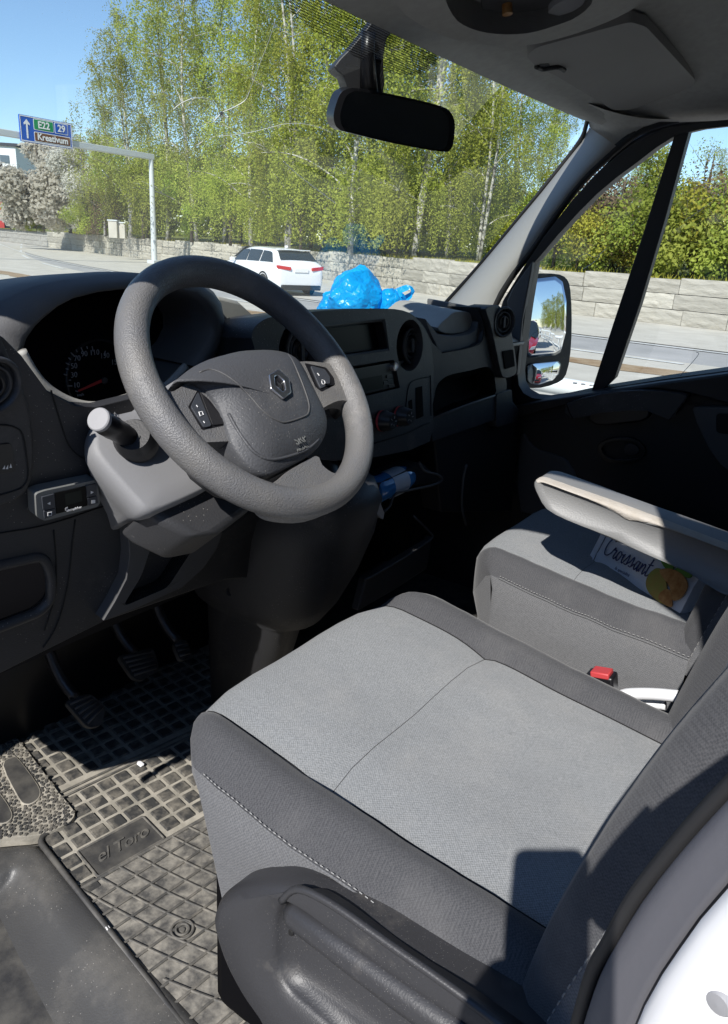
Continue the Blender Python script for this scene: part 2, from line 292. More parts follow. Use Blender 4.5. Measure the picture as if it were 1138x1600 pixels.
class MB:
    def __init__(s): s.v = []; s.f = []
    def add(s, vs, fs):
        k = len(s.v); s.v += [V(p) for p in vs]; s.f += [tuple(i+k for i in f) for f in fs]; return s
    def grid(s, rows, close=False, cap=False, capv=False):
        n = len(rows[0]); vs = [p for r in rows for p in r]; fs = []
        for i in range(len(rows)-1):
            for j in range(n if close else n-1):
                j2 = (j+1) % n; fs.append((i*n+j, i*n+j2, (i+1)*n+j2, (i+1)*n+j))
        if cap: fs.append(tuple(range(n-1, -1, -1))); fs.append(tuple(range((len(rows)-1)*n, len(rows)*n)))
        return s.add(vs, fs)
    def tube(s, path, r, n=8, cap=True, closed=False, flat=None):
        path = [V(p) for p in path]; rows = []; m = len(path); up = V((0, 0, 1)); prev = None
        for i, p in enumerate(path):
            if closed: t = path[(i+1) % m] - path[i-1]
            else: t = path[min(i+1, m-1)] - path[max(i-1, 0)]
            t.normalize()
            if prev is None:
                a = t.cross(up)
                if a.length < .05: a = t.cross(V((1, 0, 0)))
            else: a = prev - t*prev.dot(t)
            a.normalize(); prev = a; b = t.cross(a)
            rr = r[i] if isinstance(r, (list, tuple)) else r
            rows.append([p + (a*math.cos(2*PI*k/n) + b*math.sin(2*PI*k/n))*rr for k in range(n)])
        if closed: rows.append(rows[0]); cap = False
        return s.grid(rows, close=True, cap=cap)
    def box(s, c, d, rot=None):
        c = V(c); h = V(d)/2; vs = []
        for x in (-1, 1):
            for y in (-1, 1):
                for z in (-1, 1):
                    p = V((x*h.x, y*h.y, z*h.z)); vs.append(c + (rot @ p if rot else p))
        return s.add(vs, [(0, 1, 3, 2), (4, 6, 7, 5), (0, 4, 5, 1), (2, 3, 7, 6), (0, 2, 6, 4), (1, 5, 7, 3)])
    def prism(s, outline, vec, holes=()):
        """outline (3D points, near planar) pushed along vec, optional holes right through"""
        vec = V(vec); loops = [[V(p) for p in outline]] + [[V(p) for p in h] for h in holes]
        flat = [p for l in loops for p in l]; k = len(flat)
        tri = tessellate_polygon(loops)
        fs = [tuple(t) for t in tri] + [tuple(i+k for i in reversed(t)) for t in tri]
        o = 0
        for l in loops:
            n = len(l)
            for j in range(n): fs.append((o+j, o+(j+1) % n, k+o+(j+1) % n, k+o+j))
            o += n
        return s.add(flat + [p+vec for p in flat], fs)
    def sheet(s, outline, holes=()):
        loops = [[V(p) for p in outline]] + [[V(p) for p in h] for h in holes]
        return s.add([p for l in loops for p in l], [tuple(t) for t in tessellate_polygon(loops)])
    def wallloop(s, loop, vec, cap=True, scale=1.0):
        """a pocket: the loop pushed along vec, closed at the far end"""
        l = [V(p) for p in loop]; n = len(l); c = sum(l, V())/n; q = [c + (p-c)*scale + V(vec) for p in l]
        fs = [(j, (j+1) % n, n+(j+1) % n, n+j) for j in range(n)]
        if cap: fs += [tuple(n+i for i in t) for t in tessellate_polygon([q])]
        return s.add(l+q, fs)
    def lathe(s, prof, o, ax, n=24, cap=True):
        """profile [(radius, distance along axis)]"""
        o = V(o); ax = V(ax).normalized(); a = ax.orthogonal().normalized(); b = ax.cross(a)
        rows = [[o + ax*h + (a*math.cos(2*PI*k/n) + b*math.sin(2*PI*k/n))*r for k in range(n)] for r, h in prof]
        return s.grid(rows, close=True, cap=cap)
    def build(s, name, m, parent=None, smooth=40, bevel=0, sub=0, seg=2, solid=0, mats=None, weld=False, origin=None, ball=35):
        me = bpy.data.meshes.new(name)
        if parent is not None: off = wloc(parent)
        elif origin is not None: off = V(origin)
        else:
            n = len(s.v); off = V((sum(p.x for p in s.v)/n, sum(p.y for p in s.v)/n, min(p.z for p in s.v)))
        me.from_pydata([tuple(p-off) for p in s.v], [], s.f); me.update()
        bm = bmesh.new(); bm.from_mesh(me)
        if weld: bmesh.ops.remove_doubles(bm, verts=bm.verts, dist=1e-5)
        bmesh.ops.recalc_face_normals(bm, faces=bm.faces); bm.to_mesh(me); bm.free()
        if smooth:
            me.shade_smooth()
            if smooth < 180: me.set_sharp_from_angle(angle=R(smooth))
        me.materials.append(MATS[m])
        o = bpy.data.objects.new(name, me); COL.objects.link(o)
        if parent is not None: o.parent = parent
        else: o.location = off
        if solid: md = o.modifiers.new('solid', 'SOLIDIFY'); md.thickness = solid; md.offset = 0
        if sub: md = o.modifiers.new('sub', 'SUBSURF'); md.levels = sub; md.render_levels = sub
        if bevel:
            md = o.modifiers.new('bevel', 'BEVEL'); md.width = bevel; md.segments = seg; md.limit_method = 'ANGLE'; md.angle_limit = R(ball); md.harden_normals = False
        return o

def smoothc(pts, n=4, closed=True):
    """Catmull-Rom through the points"""
    pts = [V(p) for p in pts]; m = len(pts); out = []
    rng = range(m) if closed else range(m-1)
    for i in rng:
        if closed: p0, p1, p2, p3 = pts[i-1], pts[i], pts[(i+1) % m], pts[(i+2) % m]
        else: p0, p1, p2, p3 = pts[max(i-1, 0)], pts[i], pts[i+1], pts[min(i+2, m-1)]
        for k in range(n):
            t = k/n
            out.append(.5*((2*p1) + (p2-p0)*t + (2*p0-5*p1+4*p2-p3)*t*t + (3*p1-p0-3*p2+p3)*t**3))
    if not closed: out.append(pts[-1])
    return out
def rounded(pts, r, n=4):
    """polygon with its corners rounded by r"""
    pts = [V(p) for p in pts]; out = []; m = len(pts)
    for i in range(m):
        p = pts[i]; a = pts[i-1]-p; b = pts[(i+1) % m]-p
        rr = min(r, a.length*.45, b.length*.45); a = a.normalized()*rr; b = b.normalized()*rr
        for k in range(n+1):
            t = k/n; out.append((p+a)*(1-t)**2 + p*2*t*(1-t) + (p+b)*t*t)
    return out
def lerp(a, b, t): return a + (b-a)*t
def text(name, body, m, parent, pos, right, up, size, shear=0, extrude=.0003, align='CENTER', space=1.0, bold=0):
    """raised or printed lettering lying in the plane of right and up"""
    c = bpy.data.curves.new(name, 'FONT'); c.body = body; c.size = size; c.shear = shear; c.align_x = align; c.align_y = 'CENTER'; c.extrude = extrude; c.resolution_u = 3
    c.space_character = space; c.offset = bold
    tmp = bpy.data.objects.new(name, c); COL.objects.link(tmp)
    me = bpy.data.meshes.new_from_object(tmp.evaluated_get(bpy.context.evaluated_depsgraph_get())); bpy.data.objects.remove(tmp); bpy.data.curves.remove(c)
    x = V(right).normalized(); z = x.cross(V(up)).normalized(); y = z.cross(x)
    off = wloc(parent)
    for v in me.vertices: v.co = V(pos) - off + x*v.co.x + y*v.co.y + z*v.co.z
    me.name = name; me.materials.clear(); me.materials.append(MATS[m])
    o = bpy.data.objects.new(name, me); COL.objects.link(o); o.parent = parent; return o
def copyof(o, loc=None, rotz=None, label=None, scale=None):
    c = o.copy(); COL.objects.link(c)
    for ch in list(o.children):
        d = ch.copy(); COL.objects.link(d); d.parent = c
        for g in ch.children:
            e = g.copy(); COL.objects.link(e); e.parent = d
    if loc is not None: c.location = loc
    if rotz is not None: c.rotation_euler = (0, 0, rotz)
    if scale is not None: c.scale = scale
    if label: c['label'] = label
    return c
# ================================================================== THE VAN
XC = 1.2
van = thing('van', 'white delivery van whose cab is seen through the open driver door', 'van', (XC, .4, .3))
def ws(x, z):
    k = (1.98-z)/.5
    return .76 + (1.98-z)*.75 + (.03 + .23*k)*(1-((x-XC)/.87)**2)
def onws(px, py, off=0.0):
    d = ray(px, py); a, b = .3, 4.0
    for _ in range(50):
        t = (a+b)/2; p = CAM + d*t
        if p.y > ws(p.x, p.z) - off: b = t
        else: a = t
    return CAM + d*a
# floor, firewall, bulkhead, side walls (the shell that keeps the daylight out)
MB().box((1.165, .45, .575), (1.97, 2.1, .06)).build('cab_floor', 'rubber_black', van, bevel=.004)
b = MB(); b.grid([[(x, 1.30, .60) for x in (.3, 2.08)], [(x, 1.42, .80) for x in (.3, 2.08)], [(x, 1.44, 1.2) for x in (.3, 2.08)], [(x, 1.36, 1.44) for x in (.3, 2.08)]])
b.build('firewall', 'plastic_smooth', van, solid=.02)
MB().box((1.2, -.62, 1.3), (1.8, .03, 1.6)).build('bulkhead', 'plastic_dark', van)
MB().box((2.10, .55, .62), (.06, 2.0, .7)).build('side_wall', 'plastic_dark', van)
MB().box((2.08, -.36, 1.3), (.06, .5, 1.5)).build('side_wall', 'plastic_dark', van)
MB().box((.245, 1.36, .85), (.16, .30, .95)).build('side_wall', 'plastic_dark', van)
MB().box((2.09, 1.34, 1.0), (.05, .40, .85)).build('side_wall', 'plastic_dark', van)
MB().box((.235, .5, .44), (.15, 1.9, .22)).build('sill', 'van_paint', van, bevel=.02)
# headliner
def zroof(x, y):
    zc = min(1.985 + .22*(.78-y), 2.13); u = abs((x-XC)/.78); ze = 1.962 + (.42*min(max(.62-y, 0), .33) if x < XC else 0)
    return ze + (max(zc, ze)-ze)*(1-min(u, 1)**3.5)
rows = []
for i in range(25):
    v = i/24; row = []
    for j in range(33):
        x = XC - .775 + 1.55*j/32; y0 = ws(x, 1.985)-.002; y = y0 + (-.64-y0)*v
        row.append((x, y, zroof(x, y) if v > 0 else 1.978))
    rows.append(row)
o = MB().grid(rows).build('roof_lining', 'headliner', van, smooth=180)
md = o.modifiers.new('solid', 'SOLIDIFY'); md.thickness = .035; md.offset = 1 if o.data.polygons[0].normal.z > 0 else -1
# outer roof skin edge rail on the driver side, A pillar and B pillar of the open door
fo = [(.43, -.62, 2.07), (.43, .05, 2.07), (.43, .30, 2.06), (.405, .46, 2.0), (.36, .54, 1.97), (.275, .66, 1.90), (.25, .76, 1.83), (.25, .88, 1.75), (.26, 1.12, 1.55), (.26, 1.30, 1.34), (.26, 1.42, 1.10)]
fi = [(.47, -.62, 2.13), (.47, .05, 2.13), (.47, .28, 2.12), (.46, .42, 2.06), (.45, .54, 2.0), (.44, .68, 1.985), (.41, .80, 1.97), (.39, .97, 1.85), (.375, 1.18, 1.62), (.36, 1.32, 1.42), (.36, 1.44, 1.15)]
fo, fi = smoothc(fo, 4, False), smoothc(fi, 4, False)
MB().grid([[a + V((.02, 0, -.012)) for a in fo], fo, [lerp(a, c, .5) + V((-.01, 0, .02)) for a, c in zip(fo, fi)], fi]).build('door_frame', 'seal_grey', van, smooth=180)
# windscreen
rows = []
for i in range(13):
    z = 1.40 + .585*i/12; xe = .85 - .03*i/12
    rows.append([(XC + xe*(2*j/24-1), ws(XC + xe*(2*j/24-1), z), z) for j in range(25)])
wsc = MB().grid(rows).build('windscreen', 'windscreen_glass', van, smooth=180)
head_px = [(470, -70), (545, -25), (628, 18), (716, 66), (789, 94), (873, 139), (903, 158), (917, 180), (916, 196), (905, 222), (860, 280), (760, 402), (690, 480), (655, 520)]
MB().tube(smoothc([onws(*p, .004) for p in head_px], 4, False), .0055, 6).build('glass_seal', 'rubber_seal', van, smooth=180)
# dotted frit band and its tongue behind the mirror
lower = [(395, -60), (430, -10), (462, 26), (490, 48), (525, 66), (556, 90), (590, 108), (625, 117), (650, 118), (668, 110), (686, 95), (702, 84), (718, 80), (740, 86), (789, 106), (850, 138), (890, 160), (908, 180)]
upper = [(440, -85), (500, -60), (535, -40), (560, -20), (585, -6), (605, 6), (628, 16), (650, 29), (668, 39), (684, 48), (696, 54), (706, 60), (716, 65), (740, 75), (789, 93), (855, 129), (898, 154), (915, 178)]
rows = [[onws(lerp(V((*a, 0)), V((*c, 0)), t).x, lerp(V((*a, 0)), V((*c, 0)), t).y, .003) for t in [k/6 for k in range(7)]] for a, c in zip(lower, upper)]
MB().grid(rows).build('dotted_band', 'frit_dots', van, smooth=180)
# stone chip and cracks
def crk(pts, r): MB().tube(smoothc([onws(*p, .003) for p in pts], 4, False), r, 5).build('crack', 'crack_white', van, smooth=0)
crk([(345, 178), (333, 191)], [.0009]*4+[.0003]); crk([(346, 176), (365, 168), (383, 157), (390, 143)], .0006); crk([(390, 143), (398, 122), (408, 95), (421, 62), (431, 30)], .00035)
crk([(271, 171), (284, 161), (300, 154)], .0006); crk([(300, 154), (318, 153), (335, 161), (343, 172)], .00035)
crk([(340, 213), (380, 209), (420, 200), (443, 194), (470, 193), (497, 199), (520, 208)], .0004)
crk([(443, 252), (462, 270), (490, 292), (525, 318)], .0006); crk([(345, 176), (352, 183), (357, 182)], .0008)
crk([(160, 266), (170, 277)], .0007)
MB().lathe([(0, 0), (.0025, .0002), (.0035, .0006)], onws(346, 177, .004), (0, -1, -.6), 9, cap=False).build('stone_chip', 'crack_white', van, smooth=0)
# right A pillar trim
Wp = [(921, 199), (908, 222), (880, 257), (845, 301), (800, 355), (760, 403), (722, 447), (690, 482), (668, 508)]
Dp = [(966, 230), (946, 248), (920, 272), (893, 303), (862, 345), (833, 388), (805, 424), (785, 455), (772, 486)]
rows = []
for a, d in zip(Wp, Dp):
    A = onws(*a, .004); D = atX(*d, 1.975); row = []
    for k in range(9):
        t = k/8; p = lerp(A, D, t); p = p + (CAM-p).normalized()*.045*math.sin(PI*t)**.8; row.append(p)
    rows.append(row)
MB().grid(rows).build('pillar_trim', 'pillar_trim', van, smooth=180)
# headliner tail that runs into the pillar trim
Hp = [(872, 141), (895, 152), (910, 166), (919, 184), (921, 198)]; Hd = [(1060, 186), (1034, 190), (1010, 198), (988, 212), (967, 229)]
rows = []
for a, d in zip(Hp, Hd):
    A = onws(*a, .004); D = atX(*d, 1.972); row = []
    for k in range(9):
        t = k/8; p = lerp(A, D, t) + V((0, -.01, -.02))*math.sin(PI*t); row.append(p)
    rows.append(row)
MB().grid(rows).build('lining_corner', 'headliner', van, smooth=180)
# right door aperture: black rubber lip, grey lip
Dl = [(1300, 172), (1138, 178), (1085, 182), (1040, 190), (1000, 205), (966, 230), (946, 248), (920, 272), (893, 303), (862, 345), (833, 388), (805, 424), (785, 455), (768, 490), (760, 530)]
MB().tube(smoothc([atX(*p, 1.98) for p in Dl], 4, False), .011, 8).build('door_seal', 'rubber_seal', van, smooth=180)
Dg = [(1300, 182), (1138, 189), (1085, 193), (1045, 201), (1008, 216), (975, 238), (952, 260), (926, 286), (900, 318), (870, 358), (842, 400), (815, 440), (797, 470), (790, 500)]
MB().tube(smoothc([atX(*p, 1.995) for p in Dg], 4, False), .010, 8).build('door_seal', 'seal_grey', van, smooth=180)
# driver-side B pillar close to the camera
PX = .25
def pil(a, bb, x0=PX, x1=PX): return [atX(*p, x0) for p in a], [atX(*p, x1) for p in bb]
L0 = [(905, 1640), (923, 1572), (942, 1510), (966, 1467), (1008, 1394), (1069, 1317), (1138, 1240), (1300, 1075), (1500, 880), (1700, 690)]
L1 = [(965, 1640), (990, 1572), (1018, 1520), (1046, 1480), (1080, 1430), (1120, 1380), (1165, 1325), (1320, 1165), (1530, 960), (1730, 770)]
L2 = [(980, 1640), (1008, 1572), (1036, 1522), (1062, 1484), (1096, 1436), (1138, 1388), (1182, 1335), (1340, 1175), (1550, 970), (1750, 780)]
rows = []; L0, L1, L2 = L0[:8], L1[:8], L2[:8]
for a, c, e in zip(L0, L1, L2):
    A = atX(*a, .170); M1 = lerp(A, atX(*c, .163), .3); M2 = lerp(A, atX(*c, .163), .75); Cc = atX(*c, .157); E_ = atX(*e, .153)
    rows.append([A + V((.10, -.03, -.01)), A + V((.03, -.008, 0)), A, M1 + V((-.006, .004, 0)), M2 + V((-.006, .003, 0)), Cc, E_, E_ + V((.03, -.012, 0))])
bend = [V((0, -.030, .05)), V((0, -.075, .13)), V((.01, -.105, .25))]
rows += [[p + q for p in rows[-1]] for q in bend]
MB().grid(rows).build('pillar_seal', 'seal_grey', van, smooth=180, sub=1)
MB().tube(smoothc([lerp(atX(*a, .170), atX(*c, .163), .05) + V((-.003, .002, 0)) for a, c in zip(L0, L1)], 4, False), .0022, 6).build('pillar_seal', 'rubber_seal', van, smooth=180)
rows = [[atX(*e, .153), atX(*e, .153) + V((-.004, -.001, 0)), atX(*e, .153) + V((-.007, -.007, 0)), atX(*e, .153) + V((-.008, -.06, 0)), atX(*e, .153) + V((-.008, -.7, 0))] for e in L2]
rows += [[p + q for p in rows[-1]] for q in bend]
MB().grid(rows).build('body_side', 'van_paint', van, smooth=50)
p = atX(1128, 1562, .147); MB().lathe([(.003, -.003), (.0034, .0005), (.0025, .002), (0, .0022)], p, (-1, .3, 0), 16).build('door_striker', 'mark_grey', van, smooth=50)

rows = []
for x, y, z in ((.17, -.12, 1.50), (.175, -.12, 1.62), (.22, -.11, 1.75), (.30, -.075, 1.90), (.35, -.035, 1.96), (.385, .04, 1.975), (.42, .08, 2.08)): rows.append([(x+.05, y-.02, z), (x, y, z), (x-.02, y-.02, z), (x-.02, y-.6, z)])
MB().grid(rows).build('door_frame', 'seal_grey', van, smooth=180)

# ------------------------------------------------------------------ overhead console and sun visor
ocp = V((1.2, .70, 1.965)); ocn = (0, .22, 1)
con = thing('overhead_console', 'grey overhead console shelf above the windscreen header', 'console', (1.25, .5, 2.0))
lip = [(560, -150), (600, -40), (625, 14), (660, 40), (705, 60), (763, 71), (824, 71), (885, 57), (935, 40), (975, 22), (1005, 0), (1030, -60), (1040, -150)]
out3 = smoothc([onp(*p, ocp, ocn) for p in lip], 3, False)
hole = [(700, -140), (690, -30), (708, 24), (735, 44), (775, 53), (824, 52), (868, 40), (905, 24), (930, -10), (935, -140)]
h3 = smoothc([onp(*p, ocp, ocn) for p in hole], 3, False)
MB().prism(out3, V((0, 0, .10)), [h3]).build('shelf', 'headliner', con, bevel=.006, smooth=50)
MB().wallloop(h3, (0, .0, .09)).build('recess', 'plastic_dark', con, smooth=50)
q = onp(903, 12, ocp + V((0, 0, .02)), ocn)
MB().lathe([(.045, .012), (.045, 0), (.030, -.008), (0, -.010)], q, (0, .2, 1), 24).build('reading_lamp', 'mark_grey', con, smooth=50)
MB().lathe([(.008, .01), (.008, -.004), (0, -.005)], onp(793, 18, ocp + V((0, 0, .02)), ocn), (0, .2, 1), 16).build('sensor', 'print_brown', con, smooth=50)
b = MB().prism([onp(*p, ocp + V((0, 0, .03)), ocn) for p in [(740, -60), (755, 34), (800, 38), (850, 34), (880, 20), (885, -60)]], V((0, 0, .05))); b.build('switch_panel', 'plastic_grey', con, bevel=.004)
vis = thing('sun_visor', 'folded up grey sun visor against the headliner on the passenger side', 'sun visor', (1.6, .5, 1.98))
vp = V((1.55, .52, 2.012)); vn = (.05, .22, 1)
vpx = [(822, 88), (838, 74), (985, 34), (1010, 42), (1086, 124), (1084, 134), (1060, 145), (985, 172), (958, 172), (900, 137), (868, 118), (838, 104)]
v3 = rounded([onp(*p, vp, vn) for p in vpx], .012)
MB().prism(v3, V((.001, .004, .018))).build('panel', 'visor_vinyl', vis, bevel=.008, seg=3, smooth=50)
MB().tube(smoothc([onp(*p, vp + V((0, 0, -.002)), vn) for p in [(838, 104), (848, 108), (860, 106), (873, 105), (882, 110)]], 3, False), .0045, 8).build('hinge_arm', 'plastic_black', vis, smooth=180)
MB().prism(rounded([onp(*p, vp + V((0, 0, -.001)), vn) for p in [(842, 101), (858, 100), (862, 110), (850, 112)]], .003), V((0, 0, .02))).build('clip', 'plastic_dark', vis, bevel=.002)

# ------------------------------------------------------------------ inside mirror
rm = thing('rear_view_mirror', 'black inside mirror hanging on its stalk from the windscreen header', 'mirror', atX(615, 187, XC))
mc = atX(615, 187, XC); mn = V((-.50, -.84, -.16)).normalized()
mpx = [(522, 176), (530, 150), (540, 140), (560, 138), (630, 151), (690, 166), (706, 178), (711, 195), (709, 222), (704, 234), (690, 237), (620, 225), (545, 207), (530, 202), (523, 192)]
m3 = smoothc([onp(*p, mc, mn) for p in mpx], 4)
MB().prism(m3, -mn*.035).build('housing', 'plastic_smooth', rm, bevel=.007, seg=3, smooth=50)
cc = sum(m3, V())/len(m3)
MB().sheet([cc + (p-cc)*.90 + V((.000, 0, 0)) + mn*.0015 for p in m3]).build('glass', 'rear_mirror_glass', rm)
apx = [(522, 104), (545, 78), (575, 42), (600, 6), (640, -40), (640, 10), (604, 62), (600, 110), (599, 145), (560, 150), (545, 140), (537, 118)]
MB().prism(smoothc([onp(*p, mc + V((0, .03, 0)), (-.5, -.84, -.1)) for p in apx], 2), V((.02, .03, .0))).build('stalk', 'plastic_black', rm, bevel=.004, smooth=50)
MB().tube([onp(*p, mc + V((0, .018, 0)), (-.5, -.84, -.1)) for p in [(577, 50), (574, 80), (577, 150)]], [.012, .012, .016], 12).build('stalk', 'plastic_smooth', rm, smooth=180)
# ================================================================== DASHBOARD
dash = thing('dashboard', 'dark grey van dashboard with instrument hood, centre stack and air vents', 'dashboard', (1.15, .95, 1.1))
FP = V((.6, .80, 1.45)); FN = V((0, -1, -.25)).normalized()      # lower left face of the dash
def fp(px, py, off=0.0): return onp(px, py, FP + FN*off, FN)
GP = V((1.15, .815, 1.45)); GN = V((0, -1, .10)).normalized()     # centre stack face
def gp(px, py, off=0.0): return onp(px, py, GP + GN*off, GN)
HP = V((1.6, .83, 1.42)); HN = V((-.06, -1, .06)).normalized()    # passenger face
def hp(px, py, off=0.0): return onp(px, py, HP + HN*off, HN)
def seam(parent, pts, r=.0011): MB().tube(smoothc(pts, 3, False), r, 5).build('seam', 'seam_dark', parent, smooth=180)

# top pad
rows = []
for i in range(11):
    v = i/10; row = []
    for j in range(25):
        x = .38 + 1.62*j/24; y0 = 1.03 if x < .90 else (.845 if x > .94 else .845 + (.94-x)/.04*.185); y1 = ws(x, 1.46) - .012; y = y0 + (y1-y0)*v
        row.append((x, y, 1.452 + .022*math.sin(PI*min(v*1.2, 1)) - .03*(1-v)**4))
    rows.append(row)
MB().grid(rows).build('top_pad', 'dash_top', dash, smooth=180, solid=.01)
b = MB(); b.grid([[(.93, .85, 1.43), (2.0, .85, 1.43)], [(.93, .86, 1.36), (2.0, .86, 1.36)]]); b.grid([[(x, .875, 1.36) for x in (.38, 2.0)], [(x, .86, 1.25) for x in (.38, 2.0)], [(x, .93, 1.05) for x in (.38, 2.0)], [(x, 1.15, .93) for x in (.38, 2.0)], [(x, 1.42, .95) for x in (.38, 2.0)]])
b.build('core', 'black_void', dash, solid=.01, smooth=30)

# lower left panel with its open shelf
lp = [(-240, 470), (-60, 490), (6, 528), (34, 556), (75, 612), (118, 634), (150, 636), (215, 620), (262, 610), (300, 640), (215, 700), (235, 760), (246, 815), (212, 905), (160, 972), (0, 1052), (-240, 1150)]
hl = rounded([fp(*p) for p in [(-260, 940), (66, 868), (79, 893), (80, 935), (62, 956), (0, 980), (-260, 1075)]], .02, 4)
MB().prism([fp(*p) for p in lp], -FN*.014, [hl]).build('lower_panel', 'plastic_dark', dash, bevel=.003, smooth=30)
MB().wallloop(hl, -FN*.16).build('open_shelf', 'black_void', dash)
MB().tube(hl + hl[:1], .0075, 8, closed=False).build('shelf_lip', 'plastic_dark', dash, smooth=180)
seam(dash, [fp(*p, .0006) for p in [(-200, 865), (0, 833), (60, 823), (110, 809), (150, 795), (185, 785)]])
seam(dash, [fp(*p, .0006) for p in [(182, 640), (80, 610), (92, 650), (105, 690), (118, 708), (135, 718), (152, 720)][1:]])
seam(dash, [fp(*p, .0006) for p in [(118, 812), (113, 850), (108, 900), (98, 950), (85, 985), (68, 1012)]])
seam(dash, [fp(*p, .0006) for p in [(84, 828), (88, 880), (86, 930), (70, 985)]])
MB().prism([(.33, y, z) for y, z in ((.86, 1.52), (.88, 1.30), (.93, 1.08), (1.02, .98), (1.36, .98), (1.36, 1.42), (1.0, 1.47))], V((.115, 0, 0))).build('end_panel', 'plastic_dark', dash, bevel=.006)
MB().prism([(.33, y, z) for y, z in ((.80, 1.50), (.872, 1.16), (.90, 1.14), (.90, 1.50))], V((.10, 0, 0))).build('end_panel', 'plastic_dark', dash, bevel=.004)
# raised pod with round vent and rocker switch
pod = [(-200, 500), (-20, 500), (4, 528), (24, 575), (45, 625), (54, 680), (55, 730), (48, 760), (36, 776), (0, 792), (-200, 840)]
MB().prism(smoothc([fp(*p, .014) for p in pod], 2), -FN*.02).build('vent_pod', 'plastic_dark', dash, bevel=.006, seg=3, smooth=50)
seam(dash, [fp(*p, .0146) for p in [(-60, 668), (0, 664), (24, 668), (36, 680), (42, 715), (44, 742), (38, 758), (20, 768), (-60, 790)]])
MB().prism(rounded([fp(*p, .016) for p in [(-50, 700), (18, 693), (25, 735), (-50, 752)]], .004), -FN*.01).build('rocker_switch', 'plastic_smooth', dash, bevel=.002)
b = MB()
for q in ([(4, 733), (8, 727), (8, 733)], [(9, 733), (13, 726), (13, 733)], [(15, 731), (17, 724), (19, 731)]): b.sheet([fp(*p, .0168) for p in q])
b.build('switch_symbol', 'mark_white', dash, smooth=0)
def vent(name, cpos, n, rx, parent, m='plastic_dark', pad=None, up=None, ry=None):
    """round outlet: housing ring, two eyeball rings, blade and hub"""
    n = V(n).normalized()
    b = MB().lathe([(rx*1.0, .0), (rx*1.12, .006), (rx*1.05, .010), (rx*.93, .008), (rx*.90, -.02)], cpos, n, 36, cap=False)
    o = b.build(name, m, parent, smooth=180)
    MB().lathe([(rx*.90, -.006), (rx*.6, -.010), (0, -.012)], cpos, n, 28).build('vent_throat', 'black_void', o, smooth=180)
    MB().lathe([(rx*.80, -.002), (rx*.74, .006), (rx*.66, .005), (rx*.62, -.006)], cpos, n, 32, cap=False).build('vent_ring', 'plastic_dark', o, smooth=180)
    MB().lathe([(rx*.50, -.004), (rx*.44, .008), (rx*.36, .006), (rx*.34, -.002), (0, -.003)], cpos, n, 28, cap=False).build('vent_ring', 'plastic_smooth', o, smooth=180)
    a = V((0, 0, 1)); a = (a - n*a.dot(n)).normalized(); s_ = a.cross(n)
    MB().prism(rounded([cpos + a*(rx*.40*c1) + s_*(rx*.10*c2) + n*.006 for c1, c2 in ((1, 1), (1, -1), (-1, -1), (-1, 1))], rx*.08), n*.003).build('vent_blade', 'plastic_grey', o, bevel=.001)
    return o
vent('air_vent', fp(-16, 600, .016), FN, .030, dash)

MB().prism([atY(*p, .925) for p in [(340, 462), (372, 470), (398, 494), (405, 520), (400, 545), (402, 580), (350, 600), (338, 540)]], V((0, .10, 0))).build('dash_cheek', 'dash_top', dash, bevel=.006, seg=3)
# instrument hood
wheelC = V((.716, .662, 1.475))
YI, YO = .885, .905
outer = [(-60, 560), (-40, 505), (0, 472), (30, 456), (60, 445), (105, 436), (151, 430), (190, 427), (225, 427), (270, 431), (316, 442), (334, 456), (346, 474), (351, 500), (349, 524), (338, 552), (322, 580)]
inner = [(37, 552), (44, 530), (58, 510), (70, 498), (92, 480), (116, 467), (155, 457), (197, 452), (232, 450), (267, 453), (295, 461), (309, 470), (320, 483), (329, 498), (330, 520), (318, 545), (296, 570)]
rows = []
rI = [atY(*p, YI) for p in inner]; rO = [atY(*p, YO) for p in outer]
hc = V((.716, .9, 1.50))
rows.append([p + V((0, .12, 0)) + (hc-p)*.10 for p in rI]); rows.append([p + V((0, .05, 0)) + (hc-p)*.03 for p in rI])
rows.append([p + V((0, .004, 0)) for p in rI]); rows.append([lerp(p, q, .22) + V((0, -.010, 0)) for p, q in zip(rI, rO)]); rows.append([lerp(p, q, .7) + V((0, -.008, 0)) for p, q in zip(rI, rO)]); rows.append(rO)
rows.append([q + V((0, .05, -.001)) for q in rO]); rows.append([V((q.x, q.y+.16, max(q.z-.012, 1.44))) for q in rO]); rows.append([V((lerp(q, hc, .06).x, q.y+.30, max(q.z-.075, 1.43))) for q in rO])
MB().grid(rows).build('instrument_hood', 'hood_grey', dash, smooth=180)
# right foot of the hood running down to the column
MB().prism([atY(*p, .90) for p in [(351, 500), (349, 530), (300, 600), (270, 620), (255, 600), (296, 566), (318, 540), (329, 510)]], V((0, .12, 0))).build('hood_foot', 'hood_grey', dash, bevel=.004, smooth=50)
# bottom lip of the instrument opening
lipo = smoothc([atY(*p, .875) for p in [(34, 548), (50, 577), (70, 602), (95, 620), (122, 631), (150, 634), (180, 627), (215, 617), (250, 612), (290, 572)]], 4, False)
MB().tube(lipo, .0062, 8).build('hood_lip', 'dash_top', dash, smooth=180)
